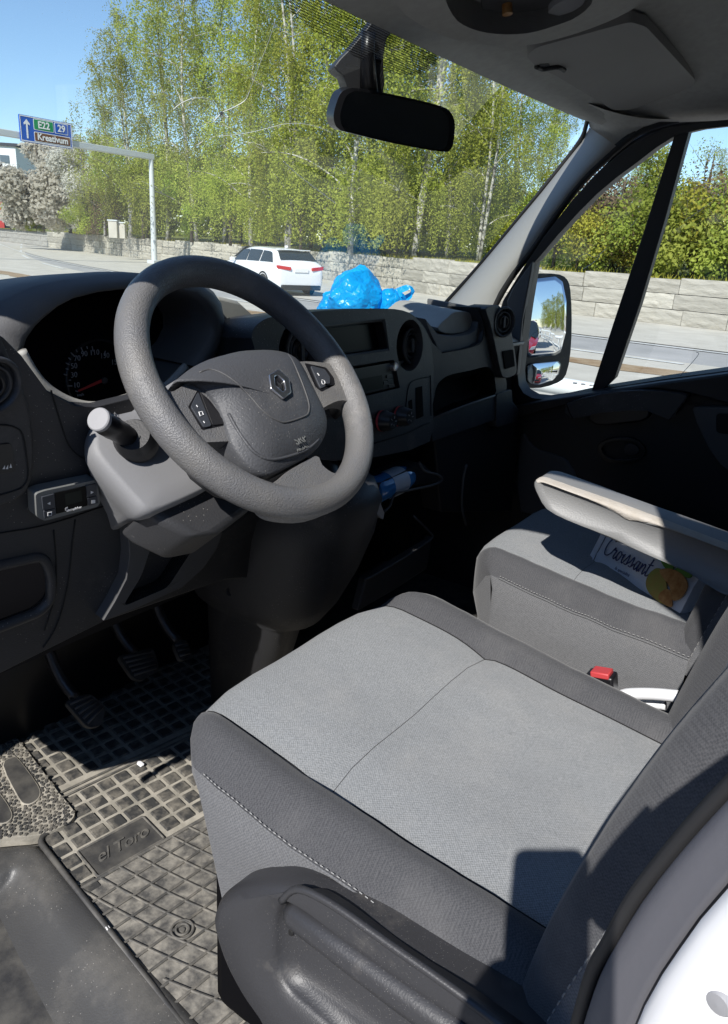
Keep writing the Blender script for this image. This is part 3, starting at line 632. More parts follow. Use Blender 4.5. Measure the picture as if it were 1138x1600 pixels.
# cluster behind: dark housing and dials
cl = thing('instrument_cluster', 'black instrument cluster with grey numerals and red needle inside the hood', 'gauge cluster', (.71, 1.0, 1.42))
cloop = smoothc([atY(*p, .985) for p in [(20, 560), (60, 500), (120, 470), (200, 455), (270, 455), (320, 480), (330, 530), (300, 590), (240, 625), (150, 640), (80, 615)]], 3)
MB().prism(cloop, V((0, .04, 0))).build('housing', 'black_void', cl, smooth=30)
gc = atY(160, 594, .98)
ax_r = (atY(220, 594, .98)-gc).normalized(); ax_u = V((0, -.05, 1))
MB().lathe([(.062, -.004), (.064, 0), (.060, .002), (.058, .0)], gc, (0, -1, .1), 40, cap=False).build('dial_ring', 'plastic_smooth', cl, smooth=180)
marks = [('10', (120, 602)), ('30', (116, 586)), ('50', (116, 572)), ('70', (121, 560)), ('90', (132, 553)), ('110', (148, 551)), ('130', (164, 556)), ('150', (181, 566))]
for s_, p in marks: text('numeral', s_, 'mark_grey', cl, atY(*p, .976), (1, 0, 0), (0, 0, 1), .0115)
b = MB()
for a, c in [((106, 603), (113, 603)), ((100, 585), (105, 586)), ((103, 567), (109, 570)), ((111, 551), (117, 557)), ((127, 543), (130, 550)), ((144, 541), (146, 549)), ((165, 548), (163, 555)), ((118, 611), (122, 612)), ((108, 594), (111, 594)), ((103, 576), (107, 577)), ((107, 559), (111, 562)), ((119, 546), (121, 550)), ((136, 541), (137, 545))]:
    b.tube([atY(*a, .977), atY(*c, .977)], .0009, 4)
b.build('dial_tick', 'mark_grey', cl, smooth=0)
text('numeral', 'km/h', 'mark_grey', cl, atY(126, 617, .976), (1, 0, 0), (0, 0, 1), .006)
MB().prism([atY(*p, .972) for p in [(122, 610), (160, 592), (163, 596), (124, 612)]], V((0, .001, 0))).build('needle', 'needle_red', cl, smooth=0)
MB().lathe([(.005, 0), (.005, .004), (0, .005)], atY(162, 594, .974), (0, -1, 0), 16).build('needle_hub', 'plastic_dark', cl)
MB().lathe([(.05, -.004), (.052, 0), (.048, .002), (.046, .0)], atY(268, 580, .98), (0, -1, .1), 36, cap=False).build('dial_ring', 'plastic_grey', cl, smooth=180)

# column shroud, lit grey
axis = V((0, math.cos(R(41)), -math.sin(R(41)))); cn = -axis
CP = wheelC + axis*.115; CN = V((-.12, cn.y, cn.z)).normalized()
def cp(px, py, off=0): return onp(px, py, CP + CN*off, CN)
cow = thing('steering_column', 'pale grey steering column shroud lit by the sun below the wheel', 'steering column', wheelC + axis*.2)
cpx = [(207, 640), (165, 645), (147, 664), (145, 692), (152, 712), (185, 752), (216, 786), (228, 797), (250, 796), (318, 766), (365, 742), (430, 735), (500, 690), (510, 600), (430, 560), (300, 575)]
co = smoothc([cp(*p) for p in cpx], 2); cm = sum(co, V())/len(co)
def cring(k, d): return [cm + (p-cm)*k + axis*d for p in co]
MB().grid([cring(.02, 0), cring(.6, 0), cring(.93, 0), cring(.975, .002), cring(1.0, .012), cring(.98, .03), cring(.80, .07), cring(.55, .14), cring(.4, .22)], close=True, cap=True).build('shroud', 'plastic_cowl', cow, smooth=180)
MB().prism([cp(*p, -.02) for p in [(226, 792), (320, 760), (372, 738), (400, 790), (345, 830), (300, 838), (248, 812)]], axis*.08).build('shroud_base', 'plastic_dark', cow, bevel=.016, seg=4, smooth=60)
st = thing('indicator_stalk', 'black control stalk with pale round end cap on the steering column', 'lever', cp(214, 692))
p1 = cp(212, 690, .004); p0 = atX(154, 655, p1.x - .070)
dr = (p0-p1).normalized(); ln = (p0-p1).length
MB().lathe([(.029, -.006), (.029, .003), (.026, .012), (.021, .022), (.016, .022)], p1, dr.lerp(CN, .4), 28).build('collar', 'plastic_black', st, smooth=50)
MB().lathe([(.0125, 0), (.0135, ln*.35), (.0140, ln*.36), (.0140, ln*.62), (.0148, ln*.64), (.0148, ln*.84), (.0140, ln*.86), (.0140, ln*.95), (.013, ln)], p1, dr, 28).build('barrel', 'plastic_smooth', st, smooth=40)
MB().lathe([(.0145, ln*.94), (.0145, ln), (.0132, ln+.0015), (0, ln+.002)], p1, dr, 28).build('end_cap', 'mark_grey', st, smooth=40)
text('symbol', 'OFF', 'mark_grey', st, p1 + dr*ln*.74 + CN*.0150 + V((.005, 0, .004)), dr, (0, 0, 1), .006)

# trim below the column with a small cubby
tpx = [(205, 800), (232, 818), (300, 842), (348, 832), (338, 860), (318, 888), (285, 918), (225, 945), (162, 970), (180, 940), (198, 905), (203, 868), (200, 825)]
hk = rounded([fp(*p, .02) for p in [(238, 850), (314, 828), (300, 860), (262, 918), (192, 948), (222, 900)]], .012)
MB().prism([fp(*p, .02) for p in tpx], -FN*.05, [hk]).build('knee_trim', 'plastic_grey', dash, bevel=.003, smooth=30)
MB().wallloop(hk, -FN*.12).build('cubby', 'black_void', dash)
MB().tube(smoothc([fp(*p, -.01) for p in [(213, 908), (238, 908), (262, 896), (264, 890)]], 3, False), .004, 6).build('cubby_clip', 'plastic_grey', dash, smooth=180)
MB().tube(smoothc([fp(*p, -.02) for p in [(242, 872), (246, 860), (262, 852), (262, 862), (276, 856), (278, 846)]], 3, False), .003, 6).build('cubby_clip', 'plastic_grey', dash, smooth=180)
MB().prism([fp(*p, -.005) for p in [(245, 815), (350, 830), (420, 780), (520, 820), (430, 900), (345, 908), (240, 945), (162, 972)]], -FN*.05).build('knee_panel', 'plastic_dark', dash, bevel=.004)

# centre pod that carries the gear lever
def ell(z, x0, x1, y0, y1, n=28, e=2.6):
    cx, cy, a, c = (x0+x1)/2, (y0+y1)/2, (x1-x0)/2, (y1-y0)/2; out = []
    for k in range(n):
        t = 2*PI*k/n; cs, sn = math.cos(t), math.sin(t)
        out.append(V((cx + a*math.copysign(abs(cs)**(2/e), cs), cy + c*math.copysign(abs(sn)**(2/e), sn), z)))
    return out
rows = [ell(1.235, 1.02, 1.17, .78, 1.05), ell(1.225, .97, 1.21, .74, 1.12), ell(1.19, .95, 1.225, .725, 1.14), ell(1.12, .945, 1.22, .735, 1.15), ell(1.04, .955, 1.20, .76, 1.15), ell(.97, .965, 1.17, .79, 1.15), ell(.925, .98, 1.14, .82, 1.13), ell(.905, 1.0, 1.11, .86, 1.10), ell(.60, 1.01, 1.10, .95, 1.09)]
MB().grid(rows, close=True, cap=True).build('gear_pod', 'plastic_dark', dash, smooth=180)
for p in [(368, 911), (430, 825)]:
    MB().lathe([(.008, 0), (.0085, .003), (.004, .0032), (.0035, .001), (0, .001)], atX(*p, 1.0 if p[0] < 400 else 1.0) + V((-.035, -.02, 0)), (-.5, -.8, .1), 12).build('screw', 'metal_dark', dash)
gl = thing('gear_lever', 'gear lever gaiter with glossy black surround on the centre pod', 'gear lever', (1.10, .86, 1.22))
MB().lathe([(.085, -.01), (.088, .004), (.078, .012), (.070, .008), (.045, .02), (.02, .06), (.014, .10), (.0135, .13)], (1.09, .85, 1.225), (-.05, -.25, 1), 32, cap=False).build('gaiter', 'plastic_smooth', gl, smooth=60)
MB().lathe([(0, .19), (.016, .187), (.024, .17), (.022, .145), (.013, .128)], (1.09, .85, 1.225), (-.05, -.25, 1), 24, cap=False).build('knob', 'plastic_smooth', gl, smooth=180)
MB().prism(rounded([atY(*p, .735) for p in [(585, 785), (594, 784), (601, 802), (599, 812), (591, 806)]], .003), V((0, .02, 0))).build('trim_plate', 'mark_grey', gl, bevel=.003)

# centre stack
mpx = [(398, 545), (393, 528), (398, 512), (412, 500), (432, 494), (480, 488), (540, 483), (600, 482), (630, 485), (648, 494), (662, 512), (674, 540), (678, 580), (676, 640), (672, 690), (600, 712), (520, 720), (440, 700), (410, 620)]
d1 = rounded([gp(*p) for p in [(501, 513), (598, 502), (606, 545), (526, 556), (512, 553)]], .006)
r1 = rounded([gp(*p) for p in [(543, 574), (616, 562), (625, 606), (560, 622), (545, 622)]], .004)
def circ(px, py, r, fn, n=26, off=0):
    c = fn(px, py, off); nn = GN if fn is gp else HN; a = V((1, 0, 0)); a = (a-nn*a.dot(nn)).normalized(); u = nn.cross(a)
    return [c + a*r*math.cos(2*PI*k/n) + u*r*math.sin(2*PI*k/n) for k in range(n)]
v1 = circ(641, 540, .052, gp); v2 = circ(468, 550, .052, gp)
MB().prism(smoothc([gp(*p) for p in mpx], 2), -GN*.09, [d1, r1, v1, v2]).build('centre_stack', 'plastic_dark', dash, bevel=.010, seg=3, smooth=50)
MB().wallloop(v1, -GN*.05, scale=.8).build('vent_well', 'plastic_dark', dash, smooth=30); MB().wallloop(v2, -GN*.05, scale=.8).build('vent_well', 'plastic_dark', dash, smooth=30)
vent('air_vent', gp(641, 540, -.022), GN, .036, dash); vent('air_vent', gp(468, 550, -.022), GN, .040, dash, m='plastic_grey')
MB().wallloop(d1, -GN*.03).build('display_pocket', 'plastic_smooth', dash)
MB().sheet([gp(*p, -.02) for p in [(506, 514), (596, 504), (603, 545), (520, 556)]]).build('display', 'screen', dash)
MB().prism([gp(*p, .002) for p in [(497, 509), (602, 498), (609, 548), (520, 560), (508, 556)]], -GN*.006, [d1]).build('display_frame', 'plastic_black', dash, bevel=.001)
ra = thing('car_radio', 'black car radio with small display and round volume knob in the centre stack', 'radio', gp(590, 595))
MB().wallloop(r1, -GN*.02).build('pocket', 'seam_dark', ra)
MB().prism([gp(*p, -.006) for p in [(547, 577), (613, 566), (621, 604), (562, 619), (549, 619)]], -GN*.01).build('faceplate', 'plastic_smooth', ra, bevel=.0015)
MB().sheet([gp(*p, -.0045) for p in [(564, 592), (597, 586), (600, 606), (568, 613)]]).build('display', 'screen_lcd', ra)
MB().lathe([(.0085, -.006), (.0085, .004), (.0065, .006), (.0065, .004), (0, .004)], gp(616, 573, -.002), GN, 20).build('volume_knob', 'chrome', ra, smooth=40)
for p in [(609, 588), (610, 596), (612, 603), (604, 598)]:
    MB().prism(rounded([gp(p[0]+a, p[1]+c, -.004) for a, c in ((-4, -2), (5, -3), (5, 2), (-4, 3))], .001), -GN*.004).build('button', 'metal_dark', ra, bevel=.0006)
# climate knobs
for p in [(594, 657), (621, 650)]:
    c = gp(*p); k = MB().lathe([(.021, -.004), (.021, .014), (.0195, .016), (.0165, .030), (.015, .032), (0, .0315)], c, GN, 28).build('climate_knob', 'plastic_smooth', dash, smooth=40)
    MB().lathe([(.0212, .004), (.0214, .008), (.0212, .0085)], c, GN, 28, cap=False).build('knob_band', 'red_plastic', k, smooth=180)
    b = MB()
    for q in range(5):
        a = 2*PI*q/5; b.tube([c + GN*.0325 + V((math.cos(a), 0, math.sin(a)))*.006, c + GN*.0325 + V((math.cos(a), 0, math.sin(a)))*.011], .0009, 4)
    b.build('knob_symbol', 'mark_grey', k, smooth=0)
seam(dash, [gp(*p, .0006) for p in [(634, 640), (637, 612), (642, 598), (655, 592), (671, 589), (673, 592), (674, 650)]])
MB().prism(rounded([gp(*p, .001) for p in [(650, 606), (660, 603), (662, 650), (651, 655)]], .002), -GN*.002).build('card_slot', 'black_void', dash)
MB().prism(rounded([gp(*p, .001) for p in [(639, 627), (644, 624), (645, 638), (640, 642)]], .002), -GN*.002).build('card_slot', 'black_void', dash)
seam(dash, [gp(*p, .002) for p in [(580, 694), (610, 685), (640, 675), (660, 665), (672, 660)]], .0016)

# passenger side
ppx = [(655, 500), (664, 512), (676, 536), (692, 551), (722, 546), (740, 541), (752, 534), (757, 517), (753, 494), (748, 480), (764, 480), (785, 560), (792, 600), (790, 650), (676, 690), (672, 590)]
gb = smoothc([hp(*p) for p in [(679, 620), (683, 603), (692, 592), (706, 585), (735, 579), (759, 573), (768, 577), (773, 592), (772, 619), (730, 632), (678, 651)]], 3)
MB().prism([hp(*p) for p in ppx], -HN*.09, [gb]).build('passenger_face', 'plastic_dark', dash, bevel=.006, seg=3, smooth=50)
MB().wallloop(gb, -HN*.16).build('glovebox_shelf', 'black_void', dash)
MB().tube([hp(*p, .002) for p in [(676, 654), (710, 640), (740, 629), (773, 618)]], .0028, 6).build('shelf_edge', 'plastic_grey', dash, smooth=180)
pad = smoothc([hp(*p, -.012) for p in [(664, 498), (676, 512), (688, 523), (719, 525), (742, 517), (749, 498), (750, 482), (757, 486), (759, 505), (755, 528), (740, 541), (693, 551), (680, 535)]], 3)
MB().prism(pad, V((0, .15, .01))).build('passenger_pad', 'hood_grey', dash, bevel=.012, seg=3, smooth=50)
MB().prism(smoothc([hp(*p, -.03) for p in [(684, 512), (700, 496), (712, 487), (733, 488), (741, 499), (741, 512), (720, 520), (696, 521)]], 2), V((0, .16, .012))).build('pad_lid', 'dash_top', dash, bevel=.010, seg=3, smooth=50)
seam(dash, [hp(*p, .0008) for p in [(692, 551), (722, 546), (741, 541), (752, 535), (756, 517), (753, 495), (744, 480)]])
epx = [(759, 483), (768, 478), (780, 477), (790, 490), (798, 510), (801, 528), (805, 550), (808, 578), (803, 587), (790, 591), (784, 585), (779, 565), (773, 535), (766, 505)]
MB().prism(smoothc([hp(*p, .016) for p in epx], 2), -HN*.06).build('end_pod', 'plastic_dark', dash, bevel=.005, seg=3, smooth=50)
vent('air_vent', hp(785, 503, .018), V((-.35, -1, .05)), .034, dash)
MB().prism(rounded([hp(*p, .0185) for p in [(786, 549), (802, 546), (805, 572), (790, 577)]], .003), -HN*.004).build('switch_blank', 'black_void', dash)
MB().prism(rounded([hp(*p, .004) for p in [(776, 616), (800, 608), (803, 660), (776, 668)]], .01), -HN*.04).build('side_cap', 'plastic_dark', dash, bevel=.004)
MB().prism([hp(*p, -.02) for p in [(676, 655), (790, 612), (812, 640), (800, 800), (690, 800)]], -HN*.06).build('glovebox', 'plastic_black', dash, bevel=.004)
MB().tube([hp(*p, -.016) for p in [(706, 675), (720, 669), (733, 664)]], .0022, 5).build('glovebox_pull', 'plastic_grey', dash, smooth=180)
MB().tube(smoothc([atY(*p, .78) for p in [(729, 726), (724, 750), (722, 790), (728, 820)]], 3, False), .0035, 6).build('cable', 'plastic_grey', dash, smooth=180)
# trays beside the gear pod
tr = MB().tube(smoothc([atY(*p, .80) for p in [(655, 722), (664, 736), (685, 742), (691, 750), (676, 758), (640, 766), (618, 772), (610, 790), (600, 800)]], 4, False), .0028, 6); tr.build('tray_rim', 'plastic_grey', dash, smooth=180)
MB().prism([atY(*p, .82) for p in [(560, 770), (690, 752), (660, 724), (700, 900), (680, 700)][:3]], V((0, .25, -.005))).build('tray', 'plastic_black', dash)
MB().prism([atY(*p, .80) for p in [(572, 905), (588, 897), (640, 866), (672, 846), (676, 838), (668, 888), (620, 920), (560, 955)]], V((0, .02, 0))).build('bin_front', 'plastic_dark', dash, bevel=.003)
MB().tube(smoothc([atY(*p, .798) for p in [(570, 906), (590, 896), (640, 866), (674, 842), (672, 832), (646, 806)]], 4, False), .0025, 6).build('bin_rim', 'plastic_grey', dash, smooth=180)
# clear plastic wrapper and black loudspeaker ledge left of the stack
b = MB(); rng = random.Random(3)
c0 = V((1.02, 1.00, 1.478)); rows = []
for i in range(8): rows.append([c0 + V((.16*(i/7), .10*(j/6), .012*rng.random() + .018*math.sin(PI*i/7)*math.sin(PI*j/6))) for j in range(7)])
o = b.grid(rows).build('plastic_wrapper', 'windscreen_glass', None, smooth=25); tag(o, 'crumpled clear plastic wrapper on the dash top behind the wheel', 'wrapper')
# heater controller clipped to the lower panel
ht = thing('heater_controller', 'small grey heater timer with four keys and dark display below the vent pod', 'heater timer', fp(112, 782))
hq = [(56, 772), (70, 767), (150, 750), (153, 754), (157, 786), (152, 792), (70, 814), (58, 808)]
MB().prism(rounded([fp(*p, .020) for p in hq], .004), -FN*.018).build('case', 'device_grey', ht, bevel=.003, seg=3, smooth=50)
MB().prism([fp(*p, .0215) for p in [(86, 771), (134, 760), (137, 790), (89, 803)]], -FN*.003).build('display', 'screen', ht)
MB().sheet([fp(*p, .0219) for p in [(101, 772), (127, 766), (129, 783), (103, 790)]]).build('lcd', 'screen_lcd', ht)
for q in ([(66, 777), (85, 772), (87, 793), (68, 797)], [(69, 799), (87, 795), (88, 804), (70, 811)], [(135, 759), (151, 756), (152, 773), (137, 777)], [(137, 779), (152, 775), (154, 786), (139, 790)]):
    MB().prism(rounded([fp(*p, .0222) for p in q], .001), -FN*.003).build('key', 'device_key', ht, bevel=.0007)
b = MB()
b.sheet([fp(*p, .0226) for p in [(74, 787), (79, 784), (79, 789)]]); b.sheet([fp(*p, .0226) for p in [(147, 769), (142, 767), (142, 772)]])
b.tube([fp(*p, .0226) for p in [(75, 801), (81, 800), (81, 805), (75, 806), (75, 801)]], .0005, 4); b.prism([fp(*p, .0226) for p in [(143, 782), (149, 781), (149, 786), (143, 787)]], FN*.0002)
b.prism([fp(*p, .0226) for p in [(102, 794), (106, 792), (106, 794), (104, 795), (104, 797), (102, 798)]], FN*.0002)
b.build('key_symbol', 'mark_white', ht, smooth=0)
text('lettering', 'eberspächer', 'mark_white', ht, fp(116, 795, .0224), fp(136, 790, .0224)-fp(116, 795, .0224), (0, .1, 1), .0045)
# ================================================================== STEERING WHEEL
whl = thing('steering_wheel', 'large grey textured steering wheel with airbag hub and diamond emblem', 'steering wheel', wheelC)
E1 = V((1, 0, 0)); E2 = V((0, math.sin(R(41)), math.cos(R(41)))); EN = cn
def wl(a, b, o): return wheelC + E1*a + E2*b + EN*o
def wpx(px, py, o):
    q = onp(px, py, wheelC + EN*o, EN) - wheelC; return q.dot(E1), q.dot(E2)
rows = []
for i in range(97):
    t = 2*PI*i/96; rr = .1745; row = []
    for k in range(20):
        s_ = 2*PI*k/20; row.append(wl((rr + .0195*math.cos(s_))*math.cos(t), (rr + .0195*math.cos(s_))*math.sin(t), .0215*math.sin(s_)))
    rows.append(row)
MB().grid(rows, close=True).build('rim', 'wheel_skin', whl, smooth=180, weld=True)
apx = [(274, 597), (286, 585), (303, 573), (326, 562), (350, 555), (375, 549), (400, 547), (425, 547), (447, 551), (462, 559), (472, 570), (482, 590), (493, 612), (504, 634), (510, 650), (511, 664), (508, 680), (498, 698), (482, 712), (464, 722), (442, 733), (421, 741), (405, 738), (390, 728), (376, 712), (364, 694), (357, 676), (350, 655), (341, 633), (326, 614), (308, 601), (290, 596)]
AO = [V((*wpx(*p, .010), 0)) for p in apx]; AC = V((-.035, -.045, 0)); AC = sum(AO, V())/len(AO)
def sfac(a, b):
    """how far out (0 centre, 1 edge) on the airbag cover"""
    d = V((a, b, 0)) - AC
    if d.length < 1e-6: return 0
    best = 1e9
    for i in range(len(AO)):
        p, q = AO[i-1]-AC, AO[i]-AC; e = q-p; den = d.x*e.y - d.y*e.x
        if abs(den) < 1e-12: continue
        t = (p.x*e.y - p.y*e.x)/den; u_ = (p.x*d.y - p.y*d.x)/den
        if t > 0 and -1e-6 <= u_ <= 1+1e-6: best = min(best, t)
    return 1/best if best < 1e9 else 1
def dome(a, b): s_ = min(sfac(a, b), 1); return .010 + .024*(1-s_**3.2)
def apt(px, py, off=0.0):
    o = .02
    for _ in range(8): a, b = wpx(px, py, o); o = dome(a, b) + off
    return wl(a, b, o)
sm = smoothc(AO, 2); rows = []
for s_ in (0.02, .2, .4, .55, .68, .78, .86, .92, .96, .985, 1.0):
    rows.append([wl(*(AC + (p-AC)*s_).xy, .010 + .024*(1-s_**3.2)) for p in sm])
rows.append([wl(*(AC + (p-AC)*1.008).xy, .003) for p in sm]); rows.append([wl(*(AC + (p-AC)*.98).xy, -.035) for p in sm])
MB().grid(rows, close=True, cap=True).build('airbag_cover', 'airbag_skin', whl, smooth=180)
ridge = [(312, 582), (326, 577), (341, 580), (356, 588), (371, 599), (384, 612), (396, 625), (408, 639), (421, 650), (432, 656), (443, 660), (458, 657), (472, 652), (480, 648), (483, 641), (483, 632), (480, 620), (473, 600), (464, 578), (457, 563), (450, 553)]
MB().tube(smoothc([apt(*p, .0002) for p in ridge], 3, False), .0013, 6).build('cover_ridge', 'plastic_grey', whl, smooth=180)
MB().tube(smoothc([apt(*p, -.0006) for p in [(354, 650), (368, 670), (386, 694), (402, 710), (424, 718), (452, 713), (480, 702), (498, 686)]], 4, False), .0022, 8).build('cover_edge', 'airbag_skin', whl, smooth=180)
em = [(433, 579), (418, 588), (421, 609), (441, 625), (453, 616), (450, 594)]; emi = [(432, 588), (427, 591), (428, 604), (440, 614), (444, 611), (442, 598)]
eo = [apt(*p, .001) for p in em]; ei = [apt(*p, .001) for p in emi]
MB().prism(eo, EN*.004, [ei]).build('emblem', 'chrome', whl, bevel=.0012, seg=2)
MB().prism([apt(*p, .0008) for p in emi], EN*.0012).build('emblem', 'plastic_smooth', whl)
MB().sheet([apt(*p, .0045) for p in [(433, 596), (440, 601), (441, 609), (436, 605)]]).build('emblem', 'chrome', whl)
b = apt(470, 687, .0008); bx = apt(482, 682, .0008) - apt(458, 692, .0008)
text('lettering', 'SRP', 'device_grey', whl, b, bx, E2, .0155, extrude=.0004)
text('lettering', 'AIRBAG', 'device_grey', whl, apt(473, 700, .0008), bx, E2, .0072, extrude=.0003)
def spoke(pts, o, dep, m='wheel_skin', bev=.010):
    MB().prism(smoothc([wl(*wpx(*p, o), o) for p in pts], 3), -EN*dep).build('spoke', m, whl, bevel=bev, seg=4, smooth=60)
spoke([(254, 596), (262, 608), (272, 611), (300, 594), (330, 585), (365, 640), (366, 685), (325, 691), (300, 698), (290, 703), (276, 684), (261, 640)], .006, .020)
spoke([(452, 575), (468, 565), (500, 566), (530, 572), (552, 590), (562, 625), (556, 640), (546, 628), (530, 626), (506, 637), (480, 655)], .006, .022)
spoke([(420, 762), (436, 748), (452, 735), (494, 712), (504, 726), (518, 737), (532, 739), (552, 728), (566, 740), (545, 778), (500, 798), (452, 797), (425, 785)], .006, .034)
MB().prism(smoothc([wl(*wpx(*p, -.03), -.03) for p in [(300, 600), (350, 560), (440, 556), (490, 600), (506, 670), (460, 730), (400, 752), (352, 728), (320, 690)]], 2), -EN*.06).build('hub', 'plastic_black', whl, bevel=.008)
def podpart(name, pts, o, dep, m, bev): return MB().prism(rounded([wl(*wpx(*p, o), o) for p in pts], .003), -EN*dep).build(name, m, whl, bevel=bev)
podpart('button_pod', [(309, 609), (294, 636), (316, 672), (353, 664), (345, 648), (328, 625)], .0065, .006, 'plastic_smooth', .0015)
podpart('button', [(310, 612), (299, 635), (320, 668), (331, 665)], .0085, .004, 'device_key', .001)
podpart('button', [(313, 611), (350, 657), (351, 662), (333, 664)], .0080, .004, 'plastic_black', .001)
podpart('button_pod', [(476, 567), (510, 574), (522, 590), (524, 601), (503, 612), (492, 603)], .0065, .006, 'plastic_smooth', .0015)
podpart('button', [(486, 571), (508, 577), (516, 589), (516, 599), (502, 607), (497, 597)], .0085, .004, 'device_key', .001)
def wt(px, py, o): return wl(*wpx(px, py, o), o)
b = MB()
b.tube([wt(307, 633, .009), wt(309, 636, .009)], .0006, 4); b.tube([wt(318, 658, .009), wt(320, 661, .009)], .0006, 4)
b.tube([wt(*p, .009) for p in [(311, 644), (316, 643), (318, 648), (313, 650), (311, 644)]], .0006, 4)
b.tube([wt(496, 583, .009), wt(499, 587, .009)], .0008, 4); b.tube(smoothc([wt(*p, .009) for p in [(503, 594), (507, 595), (508, 599), (504, 600)]], 3), .0006, 4)
b.build('button_symbol', 'mark_white', whl, smooth=0)

# ================================================================== SEATS
def zc(y, slope, dip=.0):
    return slope*(y-.35)
def cushion(root, cx, y0, zf, hw, slope, skirt=.26, under=.30):
    """columns across, rows from the back to the front roll; cut into cloth panels along the seams"""
    ys = [y0 + (.575-y0)*k/26 for k in range(27)]
    prof = [(-hw+.006, -skirt), (-hw-.004, -.10), (-hw-.004, -.050), (-hw+.002, -.022),                                     # skirt
            (-hw+.004, -.020), (-hw+.012, -.002), (-hw+.028, .016), (-hw+.045, .022), (-hw+.062, .018), (-hw+.078, .002),   # bolster
            (-hw+.081, .000), (-.15, .006), (-.10, .006), (-.05, .004), (0, .003)]
    prof = prof + [(-x, z) for x, z in reversed(prof[:-1])]
    rows = []
    for r in range(27+7):
        if r < 27: y = ys[r]; dz = 0; k = 0
        else:
            t = (r-26)/7; a = t*PI*.5; k = t
            y = .575 + .060*math.sin(min(a*1.25, PI/2)); dz = -.066*(1-math.cos(min(a*1.25, PI/2))) - (.09*max(0, t-.7)/.3)
        row = []
        for j, (x, z) in enumerate(prof):
            tp = 1 - .05*max(0, (.45-y)/.35)              # a little narrower to the back
            ax = abs(x)/hw; yy = y - .075*ax**5*max(0, (y-.28)/.3)
            yy -= under*max(0, -z-.03)*max(0, (min(y, .575)-.30)/.3)
            xx = x*tp*(1 - .03*k)
            zz = zf + zc(y, slope) + z + dz*min(1, max(0, (z+.030)/.05))*(1-.8*min(1, ax)**6)
            if z > -.001: zz -= (.006*math.exp(-((y-.415)/.010)**2) + .006*math.exp(-((y-.415)/.035)**2))*(1 if ax < .72 else 0)
            zz -= .010*math.exp(-((y-.28)/.12)**2)*(1-ax**2) if ax < 1 else 0
            zz += .0034*mnoise.noise(V((xx*8, y*8, 3.1+cx))) + (.0022*mnoise.noise(V((xx*38, y*9, cx)))*math.exp(-((y-.43)/.05)**2) if z > -.001 else 0) + .0016*mnoise.noise(V((xx*14, y*30, 9+cx)))*(1 if ax > .72 else 0)
            row.append(V((cx + xx, yy, zz)))
        rows.append(row)
    def cut(a, b, name, m):
        MB().grid([r[a:b+1] for r in rows]).build(name, m, root, smooth=180)
    cut(0, 3, 'skirt', 'fabric_skirt'); cut(25, 28, 'skirt', 'fabric_skirt'); cut(3, 10, 'bolster', 'fabric_dark'); cut(18, 25, 'bolster', 'fabric_dark'); cut(10, 18, 'seat_panel', 'fabric_light')
    lr = [p for p in rows[-1][3:26]]; MB().grid([lr, [V((p.x, p.y - .015 - under*.10, zf-.13)) for p in lr], [V((p.x, p.y - .02 - under*.22, zf-.30)) for p in lr]]).build('skirt', 'fabric_skirt', root, smooth=180)
    for j in (3, 25):
        sgn = -1 if j == 3 else 1
        b = MB(); line = [r[j] for r in rows[:29]]
        sm_ = smoothc(line, 4, False)
        b.tube([p + V((sgn*.001, 0, .0005)) for p in sm_], .0016, 5); b.build('piping', 'fabric_skirt', root, smooth=180)
        b = MB()
        for off in (.006, ):
            q = [p + V((sgn*.0015, 0, off)) for p in sm_]
            for i in range(0, len(q)-2, 2): b.tube([q[i], q[i+1]], .0007, 4)
        b.build('stitching', 'stitch', root, smooth=0)
    for j in (10, 18): MB().tube([r[j] + V((0, 0, -.0006)) for r in rows[:30]], .0017, 5).build('seam', 'seam_dark', root, smooth=180)
    i = min(range(27), key=lambda k: abs(ys[k]-.415)); MB().tube([p + V((0, 0, .0006)) for p in rows[i][10:19]], .0004, 5).build('seam', 'fabric_dark', root, smooth=180)
    return rows
